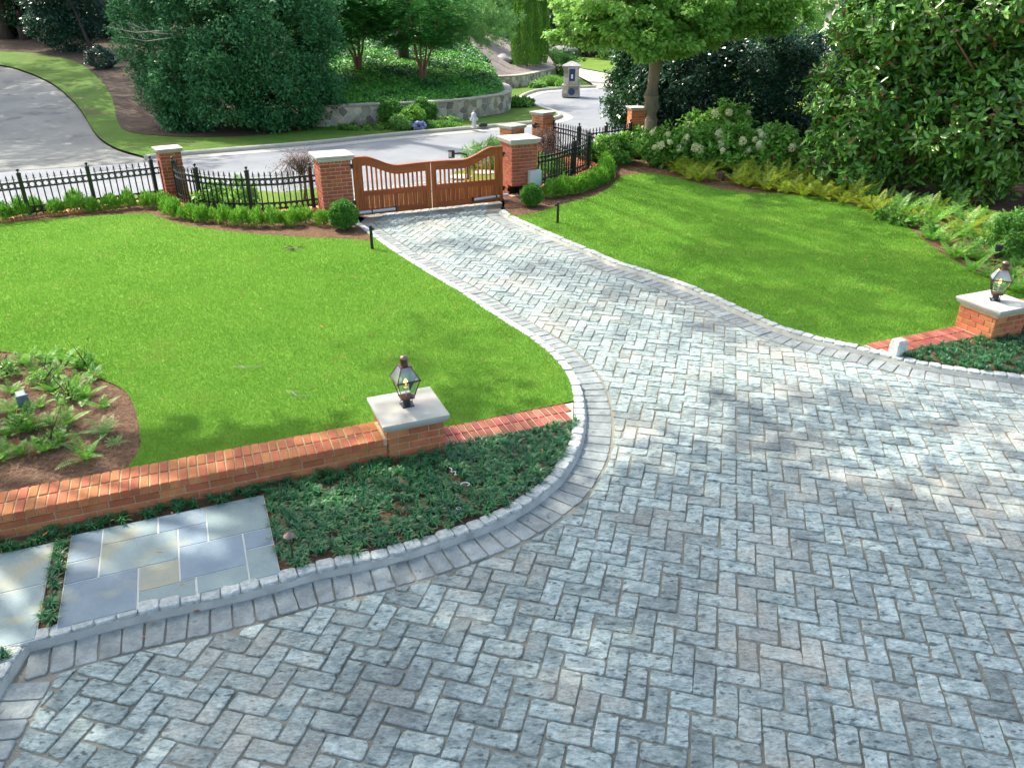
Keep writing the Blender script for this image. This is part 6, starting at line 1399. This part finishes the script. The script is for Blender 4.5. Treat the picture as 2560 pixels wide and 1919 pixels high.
mondo(mpoly, 'dark tufted mondo grass between the garden wall, the bluestone panels and the kerb', 601, holes=(slabA_poly, slabB_poly))
kx2 = [i for i in range(len(outR)) if np.dot(outR[i] - wb0, wn) < -.42 and outR[i][0] > 3]
mondo([onwall(sRx + .25, -.41), onwall(srp + 4.5, -.41)] + [outR[i] for i in kx2][::-1], 'dark tufted mondo grass below the cut-off lantern pier', 602, spacing=.09)

# pine straw strands on the beds
def straw(poly, n, L_, W_4, seed, label, cond=None):
    P, g = scatter(poly, n, lambda a, b: HC - .02, seed, cond); n = len(P); P[:, 2] += g.random(n) * .022; a = g.uniform(0, 6.28, n)
    tag(leaves('pine_straw', P, np.c_[np.cos(a), np.sin(a), g.normal(0, .10, n)], np.c_[g.normal(0, .3, (n, 2)), np.ones(n)], L_ * g.uniform(.6, 1.3, n), W_4, MAT['straw'], fold=0), label, 'pine straw', kind='stuff')
isl = [p for p in bed_isl] + [np.array([-9, 6]), np.array([-9, 3.2]), onwall(-4.6, 0)]
straw(isl, 46000, .13, .0045, 701, 'brown pine straw between the ferns behind the brick garden wall')
straw(bedR, 150000, .16, .010, 702, 'brown pine straw along the fern border and the curved hedge', lambda X, Y: (X < 11) & (Y < 25.5) & ~inside(lawnR, X, Y))
straw(bedL, 60000, .16, .010, 703, 'brown pine straw at the foot of the boxwood rows', lambda X, Y: (Y > 14.4) & (X > -12) & ~inside(lawnL, X, Y))

# fallen leaves and twigs
g = np.random.default_rng(801); PX = []
def drop(poly, n, z, cond=None):
    P, _ = scatter(poly, n, lambda a, b: z, int(g.integers(1e6)), lambda X, Y: (np.abs(X) < .68 * (Y + 2.6)) & (Y < 20)); PX.append(P)
drop(drive_poly, 130, .006); drop(lawnL, 420, ZL + .030); drop(lawnR, 330, ZL + .030); drop(mpoly, 190, HC + .06)
P = np.concatenate(PX); n = len(P); a = g.uniform(0, 6.28, n)
tag(leaves('fallen_leaves', P, np.c_[np.cos(a), np.sin(a), g.normal(0, .12, n)], np.c_[g.normal(0, .25, (n, 2)), np.ones(n)], g.uniform(.035, .09, n), g.uniform(.010, .024, n), MAT['fallen'], fold=.3, curl=-.1), 'scattered small brown and orange fallen leaves on the lawns and the drive', 'leaves', kind='stuff')
def twig(px, pts, label):
    x, y = G(*px, ZL); o = empty('twig', (x, y, ZL + .03), 0, label, 'twig'); mb = MB()
    for q in pts: mb.tube([(a, b, .012) for a, b in q], .0045, 4)
    mb.build('stem', MAT['twig'], o)
twig((735, 990), [[(-.12, .07), (-.03, .03), (.05, -.06), (.20, -.06)], [(-.03, .03), (.06, .07)], [(.05, -.06), (.02, -.11)]], 'forked pale twig lying on the lawn left of the lantern pier')
twig((615, 925), [[(-.16, .03), (.0, -.01), (.20, .03)], [(.0, -.01), (-.08, .05)]], 'thin pale twig lying on the lawn farther from the lantern pier')
o = empty('bark_scrap', (*G(742, 622, ZL), ZL + .01), .5, 'curled brown scrap of bark lying on the upper lawn', 'bark scrap'); gg = np.random.default_rng(5); leaves('scrap', gg.normal(size=(14, 3)) * np.array([.10, .04, .01]) + np.array([0, 0, .02]), gg.normal(size=(14, 3)) * np.array([1, .5, .15]), np.array([0, 0, 1.0]) + gg.normal(size=(14, 3)) * .4, .16, .035, MAT['jmaple'], o)

tree('shade_oak', 'tall oak on the hill above the concrete driveway, outside the left frame edge', 'tree', (-38, 40, 1.5), 16, .4,
     [((9, -2, 15.0), (10.5, 8.0, 2.4), 330, 60, 1.2, .1, .5), ((2, 8, 15.0), (9.0, 7.0, 2.4), 220, 60, 1.2, .1, .5)], 'far_d', (.32, .24), bark='bark_d', seed=403, up=.7, nl=20, split=.6)
for i, (px, py, lb) in enumerate(((120, 112, 'dark shrub behind the rounded evergreen on the hill'), (230, 118, 'dark shrub between the leaning trunk and the huge holly'), (30, 118, 'low dark groundcover shrubs at the foot of the corner trunks'), (300, 120, 'dark tree closing the gap behind the huge holly'), (70, 104, 'dense dark thicket at the top of the hill'))):
    b = P3(px, py); b = (b[0] * 1.12, b[1] * 1.12, hl(b[0] * 1.12, b[1] * 1.12)); bushy('evergreen_shrub', lb, 'shrub', b, (3.0, 1.8, 1.2 if i == 2 else 3.2), 170, 70, .6, 'far_d', (.22, .14), 420 + i, group=None)

# the far wood that closes the view
g = np.random.default_rng(950); n = 110000; X = g.uniform(-75, 75, n); nz = np.sin(X * .35) * 1.5 + np.sin(X * 1.1 + 2) * .9
t = g.random(n) ** .8; Y = 78 + nz + 5 * g.random(n) + 3 * np.sin(t * 9 + X * .7); P = np.c_[X, Y, t * (8.5 + nz)]; O = np.c_[g.normal(0, .5, n), np.full(n, -1.0), g.normal(.35, .5, n)]; D, Nn = orient(unit(O), g, up=.45)
pt = (np.sin(X * .8 + 1) + np.sin(P[:, 2] * .9 + X * .3) + g.normal(0, .5, n)) > .3
tag(leaves('far_wood', P[pt], D[pt], Nn[pt], .55, .34, MAT['far_l']), 'light green part of the far wood behind the turning circle', 'wood', kind='stuff')
tag(leaves('far_wood', P[~pt], D[~pt], Nn[~pt], .55, .34, MAT['far_d']), 'dark part of the far wood behind the turning circle', 'wood', kind='stuff')
for i, (x, y, h, r, mt, lb) in enumerate(((-9.0, 55, 3.6, 3.0, 'far_d', 'dark tree behind the crape myrtles at the back of the ivy bank'), (-4.5, 57, 3.4, 2.6, 'pine', 'mid green tree closing the gap behind the pine boughs'), (-14, 52, 3.8, 3.2, 'far_d', 'dark tree behind the nearest crape myrtle'), (-1.5, 70, 4.2, 2.6, 'far_l', 'light green tree behind the arborvitaes'), (12, 62, 3.8, 3.2, 'far_d', 'dark tree behind the far lawn, right of the maple trunk'), (19, 55, 4.0, 3.6, 'far_l', 'light tree behind the dark evergreens'))):
    b = (x, y, hb(x, y) if x < -3 else .05); bushy('background_tree', lb, 'tree', b, (r, r * .8, h), 240, 60, .65, mt, (.26, .16), 960 + i)

for i, p in enumerate([(2462, 575), (2500, 572), (2535, 690), (2470, 690), (2430, 675), (2545, 730), (2505, 720)]): fern(G(p[0], p[1], HC), 'fern', random.uniform(.8, 1.1), i * 1.7, 'green fern in the fern bed near the tilted spotlight', 'green ferns in the fern bed near the tilted spotlight', i % 3)

gq = np.random.default_rng(77)
XY, _ = scatter(isl, 60, lambda a, b: HC, 78, lambda X, Y: (X > -.69 * (Y + 2.4)) & (Y > 6.9))
for i, q in enumerate(XY[:46]):
    if np.dot(q[:2] - wb0, wn) < .35 or min(np.hypot(q[0] - p[0], q[1] - p[1]) for p in bed_isl) < .22: continue
    fern((q[0], q[1]), ('fern', 'fern', 'far_l', 'fern_b')[i % 4] if i % 3 else 'fern', gq.uniform(.25, .55), i * 2.3, 'young fern filling in between the larger ferns of the floodlight bed', 'young ferns in the floodlight bed', i % 3)
for i, px in enumerate(((175, 1000), (60, 1075), (130, 1108), (215, 915), (20, 940), (110, 960))):
    b = P0(*px, HC - .01); bushy('leafy_seedling', 'small leafy seedling among the ferns of the floodlight bed', 'plant', b, (.14, .12, .09), 18, 14, .05, 'hydr', (.05, .03), 570 + i, up=.6, group='seedlings in the floodlight bed')

for i, p in enumerate(((2175, 500), (2215, 505), (2255, 512), (2300, 515), (2345, 528), (2400, 545), (2440, 555), (2480, 552), (2530, 565), (2390, 528), (2320, 540), (2480, 585))):
    fern(G(p[0], p[1], HC), ('fern', 'fern_yg', 'far_l')[i % 3], random.uniform(1.1, 1.5), i * 1.4, 'tall fern reaching up under the magnolia branches', 'tall ferns under the magnolias', i % 3)
